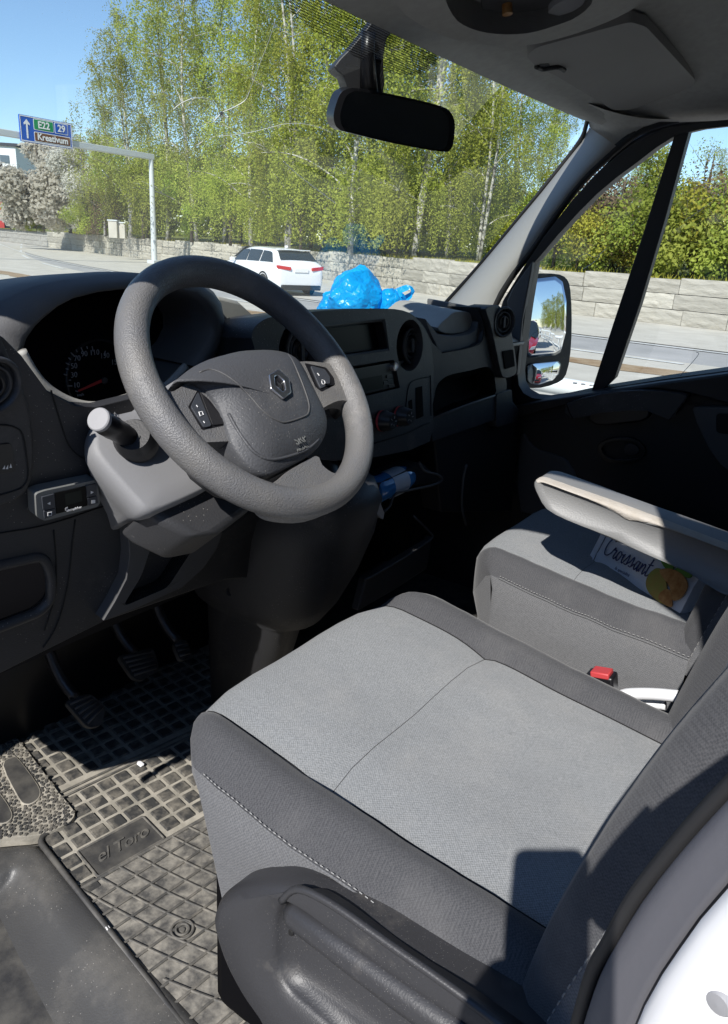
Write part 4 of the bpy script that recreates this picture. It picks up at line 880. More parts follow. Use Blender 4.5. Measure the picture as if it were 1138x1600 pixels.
def backrest(root, cx, yb, zb, hw, h, sl=-.32, flip=1):
    prof = [(-hw+.03, -.13), (-hw+.008, -.10), (-hw, -.06), (-hw, -.035),                   # side cloth
            (-hw+.000, -.033), (-hw+.001, -.018), (-hw+.004, -.006),                         # mesh strip
            (-hw+.005, -.004), (-hw+.012, .014), (-hw+.028, .026), (-hw+.050, .028), (-hw+.072, .018), (-hw+.090, .004),  # bolster
            (-hw+.094, .002), (-.12, .0), (-.06, .002), (0, .003)]
    prof = prof + [(-x, z) for x, z in reversed(prof[:-1])]
    up = V((0, sl, 1)).normalized(); fw = V((0, 1, -sl)).normalized(); rows = []
    for i in range(25):
        t = i/24; row = []
        for x, d in prof:
            k = 1 + .05*math.sin(PI*t); s_ = 1 - .10*max(0, t-.75)/.25
            bl = 1 + .25*math.sin(PI*min(t*1.3, 1)) if d > .005 else 1
            p = V((cx + x*k*s_, yb, zb)) + up*(h*t) + fw*(d*bl + .018*math.sin(PI*t))
            row.append(p + V((0, .0015*mnoise.noise(p*9), 0)))
        rows.append(row)
    n = len(prof)-1
    def cut(a, b, name, m):
        MB().grid([r[a:b+1] for r in rows]).build(name, m, root, smooth=180)
    for a, b_, nm, m in ((0, 4, 'side_panel', 'fabric_dark'), (4, 7, 'mesh_strip', 'fabric_skirt'), (7, 13, 'back_bolster', 'fabric_dark')):
        cut(a, b_, nm, m); cut(n-b_, n-a, nm, m)
    cut(13, n-13, 'back_panel', 'fabric_light')
    MB().sheet([r[0] for r in rows] + [r[-1] for r in reversed(rows)]).build('back_shell', 'plastic_black', root)
    for j in (7, n-7):
        q = smoothc([r[j] for r in rows], 4, False); b = MB()
        for i in range(0, len(q)-2, 2): b.tube([q[i] + (q[i]-V((cx, q[i].y, q[i].z)))*.004, q[i+1] + (q[i+1]-V((cx, q[i].y, q[i].z)))*.004], .0007, 4)
        b.build('stitching', 'stitch', root, smooth=0)
    for j in (4, n-4): MB().tube([r[j] for r in rows], .0014, 5).build('seam', 'seam_dark', root, smooth=180)
    return rows
ds = thing('driver_seat', 'driver seat with pale grey woven panel and charcoal side bolsters in full sun', 'seat', (.765, .35, .63))
cushion(ds, .765, .10, 1.058, .282, .115)
backrest(ds, .765, .115, 1.00, .285, .62)
# plastic valance with its long lever
SP = V((.436, .4, .95)); SNn = V((-1, 0, .12)).normalized()
def spx(px, py, off=0.0): return onp(px, py, SP + SNn*off, SNn)
val = [(357, 1425), (358, 1402), (368, 1384), (390, 1367), (425, 1358), (462, 1360), (495, 1374), (540, 1402), (600, 1440), (660, 1482), (720, 1524), (800, 1578), (960, 1700), (700, 1760), (520, 1680), (452, 1612), (425, 1566), (400, 1530), (372, 1476)]
inn = rounded([spx(*p) for p in [(424, 1436), (434, 1410), (454, 1390), (478, 1388), (520, 1412), (600, 1466), (690, 1530), (760, 1580), (900, 1690), (700, 1730), (560, 1660), (500, 1600), (440, 1545), (424, 1510)]], .012, 4)
def resample(l, n, start):
    l = [V(p) for p in l]; k = min(range(len(l)), key=lambda q: (l[q]-start).length); l = l[k:]+l[:k]+[l[k]]; cum = [0]
    for a, c in zip(l, l[1:]): cum.append(cum[-1]+(c-a).length)
    out = []; q = 0
    for i in range(n):
        t = cum[-1]*i/n
        while cum[q+1] < t: q += 1
        out.append(lerp(l[q], l[q+1], (t-cum[q])/max(cum[q+1]-cum[q], 1e-9)))
    return out
vo = resample(smoothc([spx(*p, -.030) for p in val], 3), 96, spx(357, 1425, -.03)); io = resample(inn, 96, spx(424, 1436)); vc = sum(vo, V())/96
vm = [p + SNn*.030 for p in shrink(vo, .010)] if False else [p + SNn*.026 + (vc-p).normalized()*.006 for p in vo]
vt = [p + SNn*.031 + (vc-p).normalized()*.016 for p in vo]
ii = [p - SNn*.006 + (sum(io, V())/96-p).normalized()*.004 for p in io]; ic = [p - SNn*.020 + (sum(io, V())/96-p).normalized()*.012 for p in io]
b = MB(); b.grid([[p - SNn*.03 for p in vo], vo, [p + SNn*.016 for p in vo], vm, vt, [lerp(p, q, .5) + SNn*.002 for p, q in zip(vt, io)], io, ii, ic], close=True)
b.add(ic, [tuple(t) for t in tessellate_polygon([ic])])
b.build('base_cover', 'plastic_seatbase', ds, smooth=75, weld=True)
MB().tube([spx(*p, -.006) for p in [(452, 1424), (462, 1428), (540, 1484), (620, 1542), (720, 1612), (820, 1690)]], [.010, .0145, .0165, .0175, .018, .018], 16).build('height_lever', 'plastic_seatbase', ds, smooth=180)
MB().tube(smoothc([spx(*p, .001) for p in [(440, 1408), (466, 1389), (520, 1414), (600, 1470), (700, 1540), (800, 1614)]], 4, False), .004, 8).build('cover_rib', 'plastic_seatbase', ds, smooth=180)
MB().lathe([(.004, 0), (.003, .001), (0, .001)], spx(454, 1457, -.017), SNn, 10).build('screw_hole', 'seam_dark', ds)
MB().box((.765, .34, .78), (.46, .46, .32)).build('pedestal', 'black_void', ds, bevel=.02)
# shoulder belt buckle and white tube between the seats
bk = thing('belt_buckle', 'red topped seat belt buckle beside the driver seat', 'buckle', atX(945, 1055, 1.10))
kp = atX(944, 1058, 1.10); 
MB().box(kp + V((0, 0, -.018)), (.030, .045, .050), Matrix.Rotation(R(-12), 3, 'X')).build('casing', 'plastic_smooth', bk, bevel=.004)
MB().box(kp + V((-.003, .004, .008)), (.026, .030, .010), Matrix.Rotation(R(-12), 3, 'X')).build('press_button', 'red_plastic', bk, bevel=.002)
MB().tube([kp + V((0, 0, -.04)), kp + V((0, -.01, -.12))], .010, 8).build('stem', 'plastic_black', bk, smooth=180)
b = MB()
b.tube(smoothc([atX(*p, 1.14) for p in [(945, 1112), (958, 1096), (975, 1086), (1000, 1084), (1030, 1085), (1060, 1088)]], 4, False), .010, 12)
b.tube(smoothc([atX(*p, 1.16) for p in [(960, 1118), (985, 1102), (1010, 1100), (1040, 1102)]], 4, False), .008, 12)
tag(b.build('seat_belt_guide', 'white_plastic', None, smooth=180), 'white curved plastic tube between the two seats', 'tube')

# passenger seat with arm rest
ps = thing('passenger_seat', 'passenger seat with worn pale arm rest, half in shadow', 'seat', (1.575, .35, .63))
cushion(ps, 1.555, .16, 1.042, .282, .10, skirt=.26, under=.03)
backrest(ps, 1.575, .17, .97, .285, .62)
MB().box((1.575, .36, .76), (.46, .44, .22)).build('pedestal', 'black_void', ps, bevel=.02)
AX0, AX1 = 1.262, 1.335
arm_o = [(832, 760), (835, 752), (846, 752), (880, 764), (960, 792), (1050, 826), (1138, 860), (1230, 896), (1230, 960), (1130, 930), (1081, 899), (1000, 865), (930, 833), (880, 812), (850, 795), (838, 775)]
ao = [atX(*p, AX0) for p in arm_o]
rows = []
ctr = sum(ao, V())/len(ao)
aos = smoothc(ao, 2)
def shrink(pts, d): c = sum(pts, V())/len(pts); return [p + (c-p).normalized()*d for p in pts]
rows = [[p + V((.010, 0, 0)) for p in shrink(aos, .018)], [p + V((.002, 0, 0)) for p in shrink(aos, .006)], [p + V((.008, 0, .0)) for p in aos], [p + V((.070, 0, .004)) for p in aos], [p + V((.082, 0, .004)) for p in shrink(aos, .006)], [p + V((.086, 0, .004)) for p in shrink(aos, .018)]]
MB().grid(rows, close=True, cap=True).build('armrest', 'arm_leather', ps, smooth=180)
# worn strip along the near top edge
top_i = [k for k in range(len(aos))]
k0 = min(top_i, key=lambda k: (aos[k]-atX(836, 754, AX0)).length); wr = []
edge_pts = [aos[(k0+k) % len(aos)] for k in range(0, 15)]
cen = sum(aos, V())/len(aos)
for i, p in enumerate(smoothc(edge_pts, 3, False)):
    d_in = V((0, 0, -1)); e = 1 + .5*mnoise.noise(V((i*.5, 0, 0))); row = []
    dd = (cen-p).normalized(); e *= min(1, .35 + i/8); q_ = .006 + .010*e; row.append(p + dd*q_ + V((.0020 + .0067*(q_-.006)/.012, 0, 0)) + V((-.0003, 0, 0))); row.append(p + dd*.006 + V((.0011, 0, 0))); row.append(p + dd*.002 + V((.0042, 0, .0003))); row.append(p + V((.008, 0, .0012))); row.append(p + V((.020 + .005*e, 0, .0022)))
    wr.append(row)
MB().grid(wr).build('worn_edge', 'arm_worn', ps, smooth=180)

# ================================================================== FLOOR: rubber mat, sill pad, step cover, pedals
MZ = .625
mu = V((math.cos(R(9)), -math.sin(R(9)), 0)); mv = V((math.sin(R(9)), math.cos(R(9)), 0)); mo = atZ(64, 1312, MZ)
def mp(u, v, z=0): return mo + mu*u + mv*v + V((0, 0, z))
matt = thing('floor_mat', 'dirty black rubber floor mat with square cells in the driver footwell', 'floor mat', mp(.2, 0, -.006))
mout = [mp(-.005, -.52), mp(.62, -.52), mp(.62, .42), mp(.05, .42), mp(.06, .10), mp(.062, .035), mp(.05, .012), mp(-.005, 0)]
MB().prism(rounded(mout, .015), V((0, 0, -.010))).build('base', 'rubber_dirty', matt, bevel=.002)
edge = rounded(mout, .02, 5); MB().tube([p + V((0, 0, .004)) for p in edge] + [edge[0] + V((0, 0, .004))], .0055, 8).build('raised_rim', 'rubber_black', matt, smooth=180)
rng = random.Random(11); pads = MB(); ribs = MB(); C_ = .0345
def pad(u, v, s_, h, tw=0):
    c = mp(u, v); hs = s_/2; a = tw
    def pp(x, y, z): return c + mu*(x*math.cos(a)-y*math.sin(a)) + mv*(x*math.sin(a)+y*math.cos(a)) + V((0, 0, z))
    t = hs-.0022
    vs = [pp(-hs, -hs, 0), pp(hs, -hs, 0), pp(hs, hs, 0), pp(-hs, hs, 0), pp(-t, -t, h), pp(t, -t, h), pp(t, t, h), pp(-t, t, h)]
    pads.add(vs, [(0, 1, 5, 4), (1, 2, 6, 5), (2, 3, 7, 6), (3, 0, 4, 7), (4, 5, 6, 7)])
LBL = (.033, .160, -.146, -.072)                                  # label field
for i in range(18):
    for j in range(-15, 12):
        u = .016 + i*C_; v = -.020 - .0*j + j*C_ + .006
        if u > .60: continue
        if v > .16 and u < .07: continue
        if v > .008 and u < .075: continue
        if LBL[0] < u < LBL[1]+.012 and LBL[2]-.010 < v < LBL[3]+.010: continue
        if v > -.150 or (u < .02 and v > -.155):
            if abs(v-.080) < .014: continue
            pad(u, v, C_-.0075+rng.uniform(-.001, .001), .0035+rng.uniform(-.0008, .0008))
o = pads.build('rubber_cells', 'rubber_pad', matt, smooth=0); tag(o, kind='stuff')
MB().prism([mp(.004, -.508, .0), mp(.605, -.508, .0), mp(.605, -.152, .0), mp(.004, -.152, .0)], V((0, 0, .0012))).build('lower_field', 'rubber_pit', matt, smooth=0)
# raised bars: cross bars of the upper field, lattice of the lower field
for v in (.080, ):
    ribs.tube([mp(.06, v-.006, .003), mp(.62, v-.006, .003)], .0022, 5); ribs.tube([mp(.06, v+.008, .003), mp(.62, v+.008, .003)], .0022, 5)
for v in (-.150,): ribs.tube([mp(.0, v, .003), mp(.62, v, .003)], .0032, 6)
for k in range(-2, 20):
    u0 = .0 + k*C_
    pts = [mp(u0 + .10*t + .05*t*t, -.150 - .37*t, .0035) for t in [q/8 for q in range(9)]]
    pts = [p for p in pts if 0 <= (p-mo).dot(mu) <= .615]
    if len(pts) > 1: ribs.tube(pts, .0021, 5)
for k in range(1, 12):
    pts = [mp(u, -.150 - k*C_*.98 + .05*(u-.1) + .10*(u-.1)**2, .0035) for u in [q*.615/12 for q in range(13)]]
    ribs.tube(pts, .0021, 5)
o = ribs.build('rubber_ribs', 'rubber_rib', matt, smooth=60); tag(o, kind='stuff')
for r_ in (.017, .010): MB().tube([mp(.079 + r_*math.cos(a), -.329 + r_*math.sin(a), .004) for a in [2*PI*q/24 for q in range(24)]], .0022, 6, closed=True).build('ring', 'rubber_rib', matt, smooth=180)
MB().lathe([(.005, 0), (.004, .004), (0, .004)], mp(.079, -.329), (0, 0, 1), 12).build('ring', 'rubber_rib', matt)
lb = [mp(LBL[0], LBL[2]), mp(LBL[1], LBL[2]), mp(LBL[1], LBL[3]), mp(LBL[0], LBL[3])]
MB().prism([p + V((0, 0, .0005)) for p in rounded(lb, .004)], V((0, 0, .002))).build('label_field', 'rubber_black', matt, bevel=.001)
MB().tube([p + V((0, 0, .003)) for p in rounded(lb, .004)], .0022, 6, closed=True).build('label_frame', 'rubber_rib', matt, smooth=180)
text('lettering', 'el Toro', 'rubber_rib', matt, mp((LBL[0]+LBL[1])/2, (LBL[2]+LBL[3])/2, .0032), mu, mv, .036, shear=.45, extrude=.0014, space=.9)
p = atZ(219, 1195, MZ+.006)
tag(MB().prism([p + V(q)*.75 for q in [(-.006, -.010, 0), (.005, -.011, 0), (.007, .006, 0), (.001, .012, 0), (-.005, .008, 0)]], V((.002, .001, .003))).build('paper_scrap', 'white_plastic', None, bevel=.001), 'tiny white scrap of paper lying on the rubber floor mat', 'scrap')
p = atZ(168, 1452, MZ+.006)
tag(MB().prism([p + V(q)*.6 for q in [(-.006, -.007, 0), (.004, -.008, 0), (.006, .003, 0), (-.003, .006, 0)]], V((.001, .001, .003))).build('pebble', 'mark_white', None, bevel=.001), 'small pale pebble caught beside the edge of the floor mat', 'pebble')

# crackle textured foot pad by the sill, with two oval treads
sp_ = thing('sill_pad', 'crackle textured rubber sill pad with smooth oval treads', 'sill pad', atZ(20, 1260, .63))
SZ = .634
spo = [atZ(*p, SZ) for p in [(-160, 1000), (-20, 1110), (26, 1152), (60, 1195), (92, 1238), (114, 1264), (116, 1276), (100, 1290), (62, 1304), (20, 1308), (-60, 1316), (-200, 1330)]]
MB().prism(smoothc(spo, 2), V((0, 0, -.02))).build('base', 'rubber_dirty', sp_, bevel=.003)
ov = [[atZ(*p, SZ) for p in q] for q in ([(6, 1198), (20, 1186), (30, 1190), (58, 1228), (62, 1244), (54, 1254), (42, 1258), (30, 1248)], [(-40, 1240), (-18, 1226), (4, 1248), (18, 1272), (14, 1284), (-2, 1288), (-30, 1276)])]
for q in ov:
    qq = smoothc(q, 3); MB().prism(qq, V((0, 0, .0035))).build('oval_tread', 'rubber_black', sp_, bevel=.002, smooth=50)
    MB().tube([p + V((0, 0, .001)) for p in qq], .0025, 6, closed=True).build('tread_rim', 'rubber_dirty', sp_, smooth=180)
# crackle: raised irregular scales
def inside(p, poly):
    c = False
    for i in range(len(poly)):
        a, b_ = poly[i-1], poly[i]
        if (a.y > p.y) != (b_.y > p.y) and p.x < (b_.x-a.x)*(p.y-a.y)/(b_.y-a.y)+a.x: c = not c
    return c
rng = random.Random(2); sc = MB(); pts = []
xs = [p.x for p in spo]; ys = [p.y for p in spo]; step = .0095
y = min(ys); r_ = 0
while y < max(ys):
    x = min(xs) + (step/2 if r_ % 2 else 0)
    while x < max(xs):
        p = V((x+rng.uniform(-.25, .25)*step, y+rng.uniform(-.25, .25)*step, SZ)); pts.append(p); x += step
    y += step*.87; r_ += 1
for p in pts:
    if not inside(p, spo) or any(inside(p, q) for q in ov): continue
    n = rng.randint(5, 7); a0 = rng.random()*6; s_ = step*.43
    low = [p + V((math.cos(a0+2*PI*k/n), math.sin(a0+2*PI*k/n), 0))*s_*rng.uniform(.85, 1.12) for k in range(n)]
    sc.add(low + [p + (q-p)*.75 + V((0, 0, .0022)) for q in low], [(k, (k+1) % n, n+(k+1) % n, n+k) for k in range(n)] + [tuple(range(n, 2*n))])
tag(sc.build('crackle_scales', 'rubber_pad', sp_, smooth=0), kind='stuff')

# moulded step cover on the near left
sc_ = thing('step_cover', 'scuffed dark plastic step cover with a moulded ridge and dusty top edge', 'step cover', atZ(100, 1500, .60))
A = [atZ(*p, .632) for p in [(-260, 1345), (-100, 1330), (0, 1322), (40, 1318), (64, 1326), (110, 1378), (170, 1446), (230, 1512), (292, 1578), (420, 1720)]]
Bm = [atZ(*p, .632) for p in [(-300, 1400), (-120, 1385), (-10, 1368), (24, 1352), (48, 1366), (92, 1416), (146, 1480), (196, 1544), (250, 1610), (380, 1760)]]
Cm = [atZ(*p, .607) for p in [(-330, 1440), (-140, 1420), (-20, 1400), (18, 1385), (36, 1412), (66, 1470), (104, 1540), (140, 1600), (190, 1680), (320, 1830)]]
Dm = [p + V((-.12, -.02, -.012)) for p in Cm]; Em = [p + V((-.22, -.05, -.03)) for p in Cm]; Fm = [p + V((-.32, -.06, -.16)) for p in Cm]
rows = [[p + V((.012, 0, -.02)) for p in A], A, [lerp(p, q, .5) + V((0, 0, .003)) for p, q in zip(A, Bm)], Bm, [lerp(p, q, .35) + V((0, 0, .006)) for p, q in zip(Bm, Cm)], Cm, Dm, Em]
MB().grid([smoothc(r, 3, False) for r in rows]).build('cover', 'sill_plastic', sc_, smooth=180, sub=1)

# pedals
def pedal(name, label, quad, z, arm, ribsn=5):
    t = thing(name, label, 'pedal', atZ(quad[0][0], quad[0][1], z))
    n_ = V((0, -.75, .66)); p0 = atZ(sum(p[0] for p in quad)/len(quad), sum(p[1] for p in quad)/len(quad), z)
    q = [onp(*p, p0, n_) for p in quad]
    MB().prism(rounded(q, .012), -n_*.012).build('pad', 'rubber_black', t, bevel=.003)
    a, b_, c, d = q[0], q[1], q[2], q[-1]
    for k in range(ribsn):
        s_ = (k+.7)/(ribsn+.3); l = lerp(a, d, s_); r_ = lerp(b_, c, s_); ins = (r_-l)*.1
        MB().tube([l+ins + n_*.001, r_-ins + n_*.001], .003, 6).build('grip_rib', 'plastic_grey', t, smooth=180)
    top = lerp(a, b_, .5); MB().tube(smoothc([top - n_*.006, top + V((-.01, .05, .05)), top + V((-.015, .10, .20)), top + V((-.01, .12, .35))], 4, False), .011, 8).build('arm', 'metal_dark', t, smooth=180)
    return t
pedal('clutch_pedal', 'ribbed clutch pedal, nearest of the pedals in the dark footwell', [(101, 1096), (140, 1082), (166, 1104), (160, 1134), (138, 1138)], .76, 0)
pedal('brake_pedal', 'wide ribbed brake pedal in the middle of the footwell', [(184, 1025), (240, 1012), (250, 1046), (222, 1064), (208, 1060)], .78, 0)
pedal('accelerator_pedal', 'small accelerator pedal furthest right in the footwell', [(270, 1004), (292, 998), (301, 1024), (287, 1032), (281, 1030)], .80, 0, 3)

# ================================================================== RIGHT DOOR
DPt = V((2.0, .7, 1.30)); DN = V((-1, 0, -.13)).normalized()
def dp(px, py, off=0.0): return onp(px, py, DPt + DN*off, DN)
door = thing('passenger_door', 'dark passenger door with slanting window bar and recessed handle', 'door', (2.02, .4, .75))
win = [(833, 412), (840, 405), (873, 366), (905, 331), (934, 302), (964, 277), (994, 255), (1025, 231), (1057, 211), (1095, 202), (1138, 197), (1320, 186), (1500, 460), (1340, 530), (1138, 579), (1040, 592), (931, 609), (880, 620), (850, 624), (832, 622), (818, 614), (811, 602), (809, 585), (814, 540), (822, 480)]
wl3 = [dp(*p) for p in win]
frame = [(770, 520), (786, 470), (818, 418), (850, 370), (895, 312), (940, 264), (985, 228), (1040, 199), (1100, 190), (1138, 187), (1420, 170), (1620, 470), (1400, 560), (1200, 610), (1138, 624), (1000, 640), (900, 652), (812, 660), (790, 640), (784, 590)]
MB().prism([dp(*p, .004) for p in frame], -DN*.05, [wl3]).build('window_frame', 'rubber_seal', door, bevel=.003)
MB().sheet([dp(*p, -.02) for p in win]).build('glass', 'door_glass', door)
MB().prism([dp(*p, -.004) for p in [(1056, 205), (1077, 204), (1040, 340), (1000, 475), (960, 592), (939, 612), (924, 612), (960, 500), (1005, 365), (1030, 285)]], -DN*.03).build('window_bar', 'rubber_seal', door, bevel=.002)
MB().prism([dp(*p, .010) for p in [(792, 470), (800, 452), (832, 408), (830, 425), (816, 500), (808, 585), (802, 590), (798, 530)]], -DN*.02).build('corner_trim', 'plastic_grey', door, bevel=.003)
b = MB()
for pts in ([(900, 405), (915, 396), (930, 402), (948, 388)], [(1068, 346), (1088, 333), (1118, 312)], [(1060, 590), (1082, 566), (1092, 553), (1088, 550)], [(985, 355), (992, 346), (996, 340)], [(912, 420), (925, 412), (938, 400)]):
    b.tube(smoothc([dp(*p, -.019) for p in pts], 3, False), .0007, 4)
b.build('glass_scratch', 'crack_white', door, smooth=180)
body_o = [(782, 640), (812, 660), (900, 652), (1000, 640), (1138, 624), (1300, 590), (1500, 520), (1500, 1060), (1138, 1010), (1000, 960), (860, 900), (780, 860)]
MB().prism([dp(*p, .006) for p in body_o], -DN*.06).build('lower_panel', 'plastic_black', door, bevel=.004)
cap = [(790, 632), (842, 626), (931, 612), (1040, 596), (1138, 583), (1420, 520), (1420, 640), (1138, 628), (1080, 620), (1046, 655), (960, 612+26), (893, 650), (890, 636), (812, 645)]
MB().prism([dp(*p, .030) for p in [(785, 640), (842, 628), (931, 613), (1040, 597), (1138, 584), (1420, 530), (1420, 640), (1138, 632), (1078, 616), (1020, 608), (960, 616), (884, 634), (800, 655)]], -DN*.05).build('window_ledge', 'plastic_black', door, bevel=.006, seg=3)
MB().prism(smoothc([dp(*p, .045) for p in [(884, 632), (940, 616), (1000, 610), (1050, 614), (1074, 620), (1060, 640), (1046, 656), (1010, 642), (940, 645), (894, 654)]], 2), -DN*.05).build('grab_handle', 'plastic_dark', door, bevel=.010, seg=3, smooth=50)
MB().prism(smoothc([dp(*p, .030) for p in [(922, 645), (1000, 636), (1016, 646), (1000, 660), (930, 664)]], 2), -DN*.03).build('grab_pocket', 'plastic_smooth', door, bevel=.005)
ring = smoothc([dp(*p, .010) for p in [(935, 700), (944, 688), (965, 683), (990, 684), (1005, 693), (1010, 706), (1000, 718), (975, 722), (948, 719)]], 3); rin = smoothc([dp(*p, .010) for p in [(942, 701), (950, 691), (967, 688), (988, 689), (1000, 696), (1003, 706), (995, 714), (974, 717), (952, 714)]], 3)
h_ = MB().prism(ring, DN*.008, [rin]).build('door_handle', 'plastic_smooth', door, bevel=.002)
MB().wallloop(rin, -DN*.03).build('handle_bowl', 'seam_dark', h_)
MB().prism(smoothc([dp(*p, .008) for p in [(978, 694), (992, 693), (1000, 702), (994, 711), (976, 708)]], 2), DN*.004).build('handle_lever', 'metal_dark', h_, bevel=.002)
MB().prism(smoothc([dp(*p, .026) for p in [(1082, 640), (1100, 637), (1200, 640), (1330, 660), (1330, 780), (1180, 745), (1138, 735), (1118, 716), (1100, 685)]], 2), -DN*.03).build('arm_panel', 'plastic_grey', door, bevel=.006)
MB().prism(rounded([dp(*p, .030) for p in [(1119, 646), (1300, 656), (1300, 700), (1119, 676)]], .01), -DN*.02).build('switch_pocket', 'seam_dark', door, bevel=.002)
MB().prism(smoothc([dp(*p, .012) for p in [(818, 676), (826, 690), (842, 703), (880, 715), (892, 730), (900, 745), (900, 800), (812, 800), (810, 700)]], 2), -DN*.02).build('door_pocket', 'plastic_grey', door, bevel=.006)
for pts in ([(884, 628), (890, 645), (895, 654)], [(1076, 617), (1062, 635), (1046, 656)]): MB().tube([dp(*p, .0465) for p in pts], .0013, 5).build('seam', 'seam_dark', door)

# outside mirror
MP = atX(853, 520, 2.22)
om = thing('wing_mirror', 'black wing mirror with two panes outside the passenger window', 'mirror', MP)
iv = (MP-CAM).normalized(); rv = V((.10, -1, .02)).normalized(); Mn = (rv-iv).normalized()
def mpt(px, py, off=0.0, n=Mn): return onp(px, py, MP + n*off, n)
mo_ = [(822, 440), (830, 430), (850, 427), (875, 429), (887, 437), (892, 455), (894, 500), (892, 550), (885, 585), (872, 598), (845, 606), (822, 605), (814, 596), (814, 560), (818, 500)]
MB().prism(smoothc([mpt(*p) for p in mo_], 2), -Mn*.05).build('housing', 'plastic_smooth', om, bevel=.006, seg=3, smooth=50)
def convex(name, pts, Rc, m):
    l = rounded(pts, .004); c = sum(l, V())/len(l); h0 = max((p-c).length for p in l)**2/(2*Rc)
    MB().grid([[c + (p-c)*s_ + Mn*(h0 - ((p-c).length*s_)**2/(2*Rc)) for p in l] for s_ in (.02, .2, .4, .6, .8, .9, 1.0)], close=True, cap=True).build(name, m, om, smooth=180)
convex('main_pane', [mpt(*p, .0015) for p in [(827, 443), (834, 436), (868, 432), (879, 440), (884, 470), (883, 520), (876, 550), (868, 555), (828, 559), (823, 555), (823, 500)]], 1.3, 'mirror_glass')
convex('wide_pane', [mpt(*p, .0015) for p in [(823, 572), (828, 568), (872, 564), (877, 569), (873, 584), (862, 594), (840, 601), (826, 600), (822, 594)]], .35, 'mirror_glass')
MB().tube([mpt(822, 520, -.03), mpt(795, 540, -.03) + V((-.05, -.02, 0)), atX(790, 560, 2.03)], .03, 10).build('arm', 'plastic_smooth', om, smooth=180)

# ================================================================== LOOSE THINGS
# blue bag on the dash top: crumpled thin film
def crumple(name, base, size, seed, m, parent=None, planes=150, lo=.80, hi=1.04):
    """crumpled film: many flat facets meeting in sharp creases, small wrinkles on top"""
    rr = random.Random(seed); bm = bmesh.new(); bmesh.ops.create_icosphere(bm, subdivisions=5, radius=1)
    pl = [(V((rr.gauss(0, 1), rr.gauss(0, 1), rr.gauss(0, 1))).normalized(), rr.uniform(lo, hi)) for _ in range(planes)]
    vs = []; sd_ = V((seed*1.7, seed*.9, 0))
    for v in bm.verts:
        p = v.co.copy(); d = min([q/max(p.dot(n), 1e-3) for n, q in pl if p.dot(n) > .05] + [1.35])
        q = p*2.2 + sd_; d *= 1 + .26*mnoise.noise(p*1.1+sd_) + .10*(abs(mnoise.noise(q))) + .05*abs(mnoise.noise(q*2.3)) + .02*mnoise.noise(q*5)
        z = max(p.z*d, -.35)
        vs.append(base + V((p.x*d*size[0], p.y*d*size[1], (z+.35)*size[2])))
    fs = [tuple(v.index for v in f.verts) for f in bm.faces]; bm.free()
    return MB().add(vs, fs).build(name, m, parent, smooth=24)
bagc = atZ(555, 486, 1.485)
bag = thing('plastic_bag', 'crumpled bright blue plastic bag lying on the dash top by the windscreen', 'bag', bagc)
crx = V((CR.x, CR.y, 0)).normalized()
def at_dash(px): return bagc + crx*((px-555)/FPX*(bagc-CAM).dot(CF))
crumple('bag_body', at_dash(556), (.084, .080, .084), 4, 'bag_blue', bag)
crumple('bag_fold', at_dash(524) + V((0, 0, -.004)), (.050, .05, .040), 8, 'bag_blue', bag)
crumple('bag_fold', at_dash(610) + V((.0, 0, -.004)), (.044, .05, .056), 12, 'bag_blue', bag)
crumple('bag_fold', at_dash(506) + V((0, -.01, -.004)), (.022, .03, .018), 14, 'bag_blue', bag)

for q_ in (0, 1):
    h0 = at_dash(598 + q_*12) + V((0, .0, .030 + .02*q_)); b = MB(); pth = smoothc([h0, h0 + crx*.030 + V((0, -.02, .022)), h0 + crx*.052 + V((0, -.01, .006)), h0 + crx*.050 + V((0, .02, -.012))], 4, False)
    b.grid([[p + V((0, -.008*math.sin(i*.7), -.006)), p + V((.002, 0, .001*i % .003)), p + V((0, .009, .005))] for i, p in enumerate(pth)]); b.build('bag_handle', 'bag_blue', bag, smooth=30)

# water bottle lying in the tray
bt = thing('water_bottle', 'blue plastic water bottle lying in the tray beside the gear pod', 'bottle', atX(615, 755, 1.29))
p0 = atY(580, 768, .84); p1 = atY(649, 739, .84)
d_ = p1-p0; ln = d_.length
MB().lathe([(.0, 0), (.028, .002), (.031, .01), (.030, ln*.2), (.031, ln*.25), (.030, ln*.55), (.031, ln*.62), (.026, ln*.78), (.014, ln*.90), (.0125, ln*.93)], p0, d_, 24).build('bottle', 'bottle_blue', bt, smooth=50)
MB().lathe([(.0315, ln*.28), (.0318, ln*.29), (.0318, ln*.60), (.0315, ln*.61)], p0, d_, 24, cap=False).build('label', 'bottle_label', bt, smooth=180)
MB().lathe([(.0145, ln*.91), (.015, ln*.92), (.015, ln*.995), (.013, ln), (0, ln)], p0, d_, 20).build('cap', 'sign_blue', bt, smooth=50)

# croissant pack on the passenger seat
zs = 1.034
a0 = atZ(929, 880, zs); a1 = atZ(1052, 950, zs); ex = (a1-a0).normalized(); ez = V((0, 0, 1)); eb = ez.cross(ex)
if eb.dot(a0-CAM) < 0: eb = -eb
upv = (ez*.92 + eb*.40).normalized()
pk = thing('croissant_pack', 'white croissant pack with blue script lettering on the passenger seat', 'food pack', (a0+a1)/2)
Lp = (a1-a0).length; Hh = .105
def kp_(u, v, o=0): return a0 + ex*(u*Lp) + upv*(v*Hh) + upv.cross(ex)*o*(1 if upv.cross(ex).dot(CAM-a0) > 0 else -1)
rows = []
for i in range(15):
    v = -.02 + 1.04*i/14; th = math.sin(PI*min(max((i+.0)/14, 0), 1))**.5
    rows.append([kp_(-.02 + 1.1*j/20, v, .0035*mnoise.noise(V((j*.5, i*.5, 0)))) for j in range(21)])
fr = rows; bk_ = [[p - (kp_(0, 0, 1)-kp_(0, 0, 0))*.06*math.sin(PI*(.06+.88*i/14)) for p in r] for i, r in enumerate(rows)]
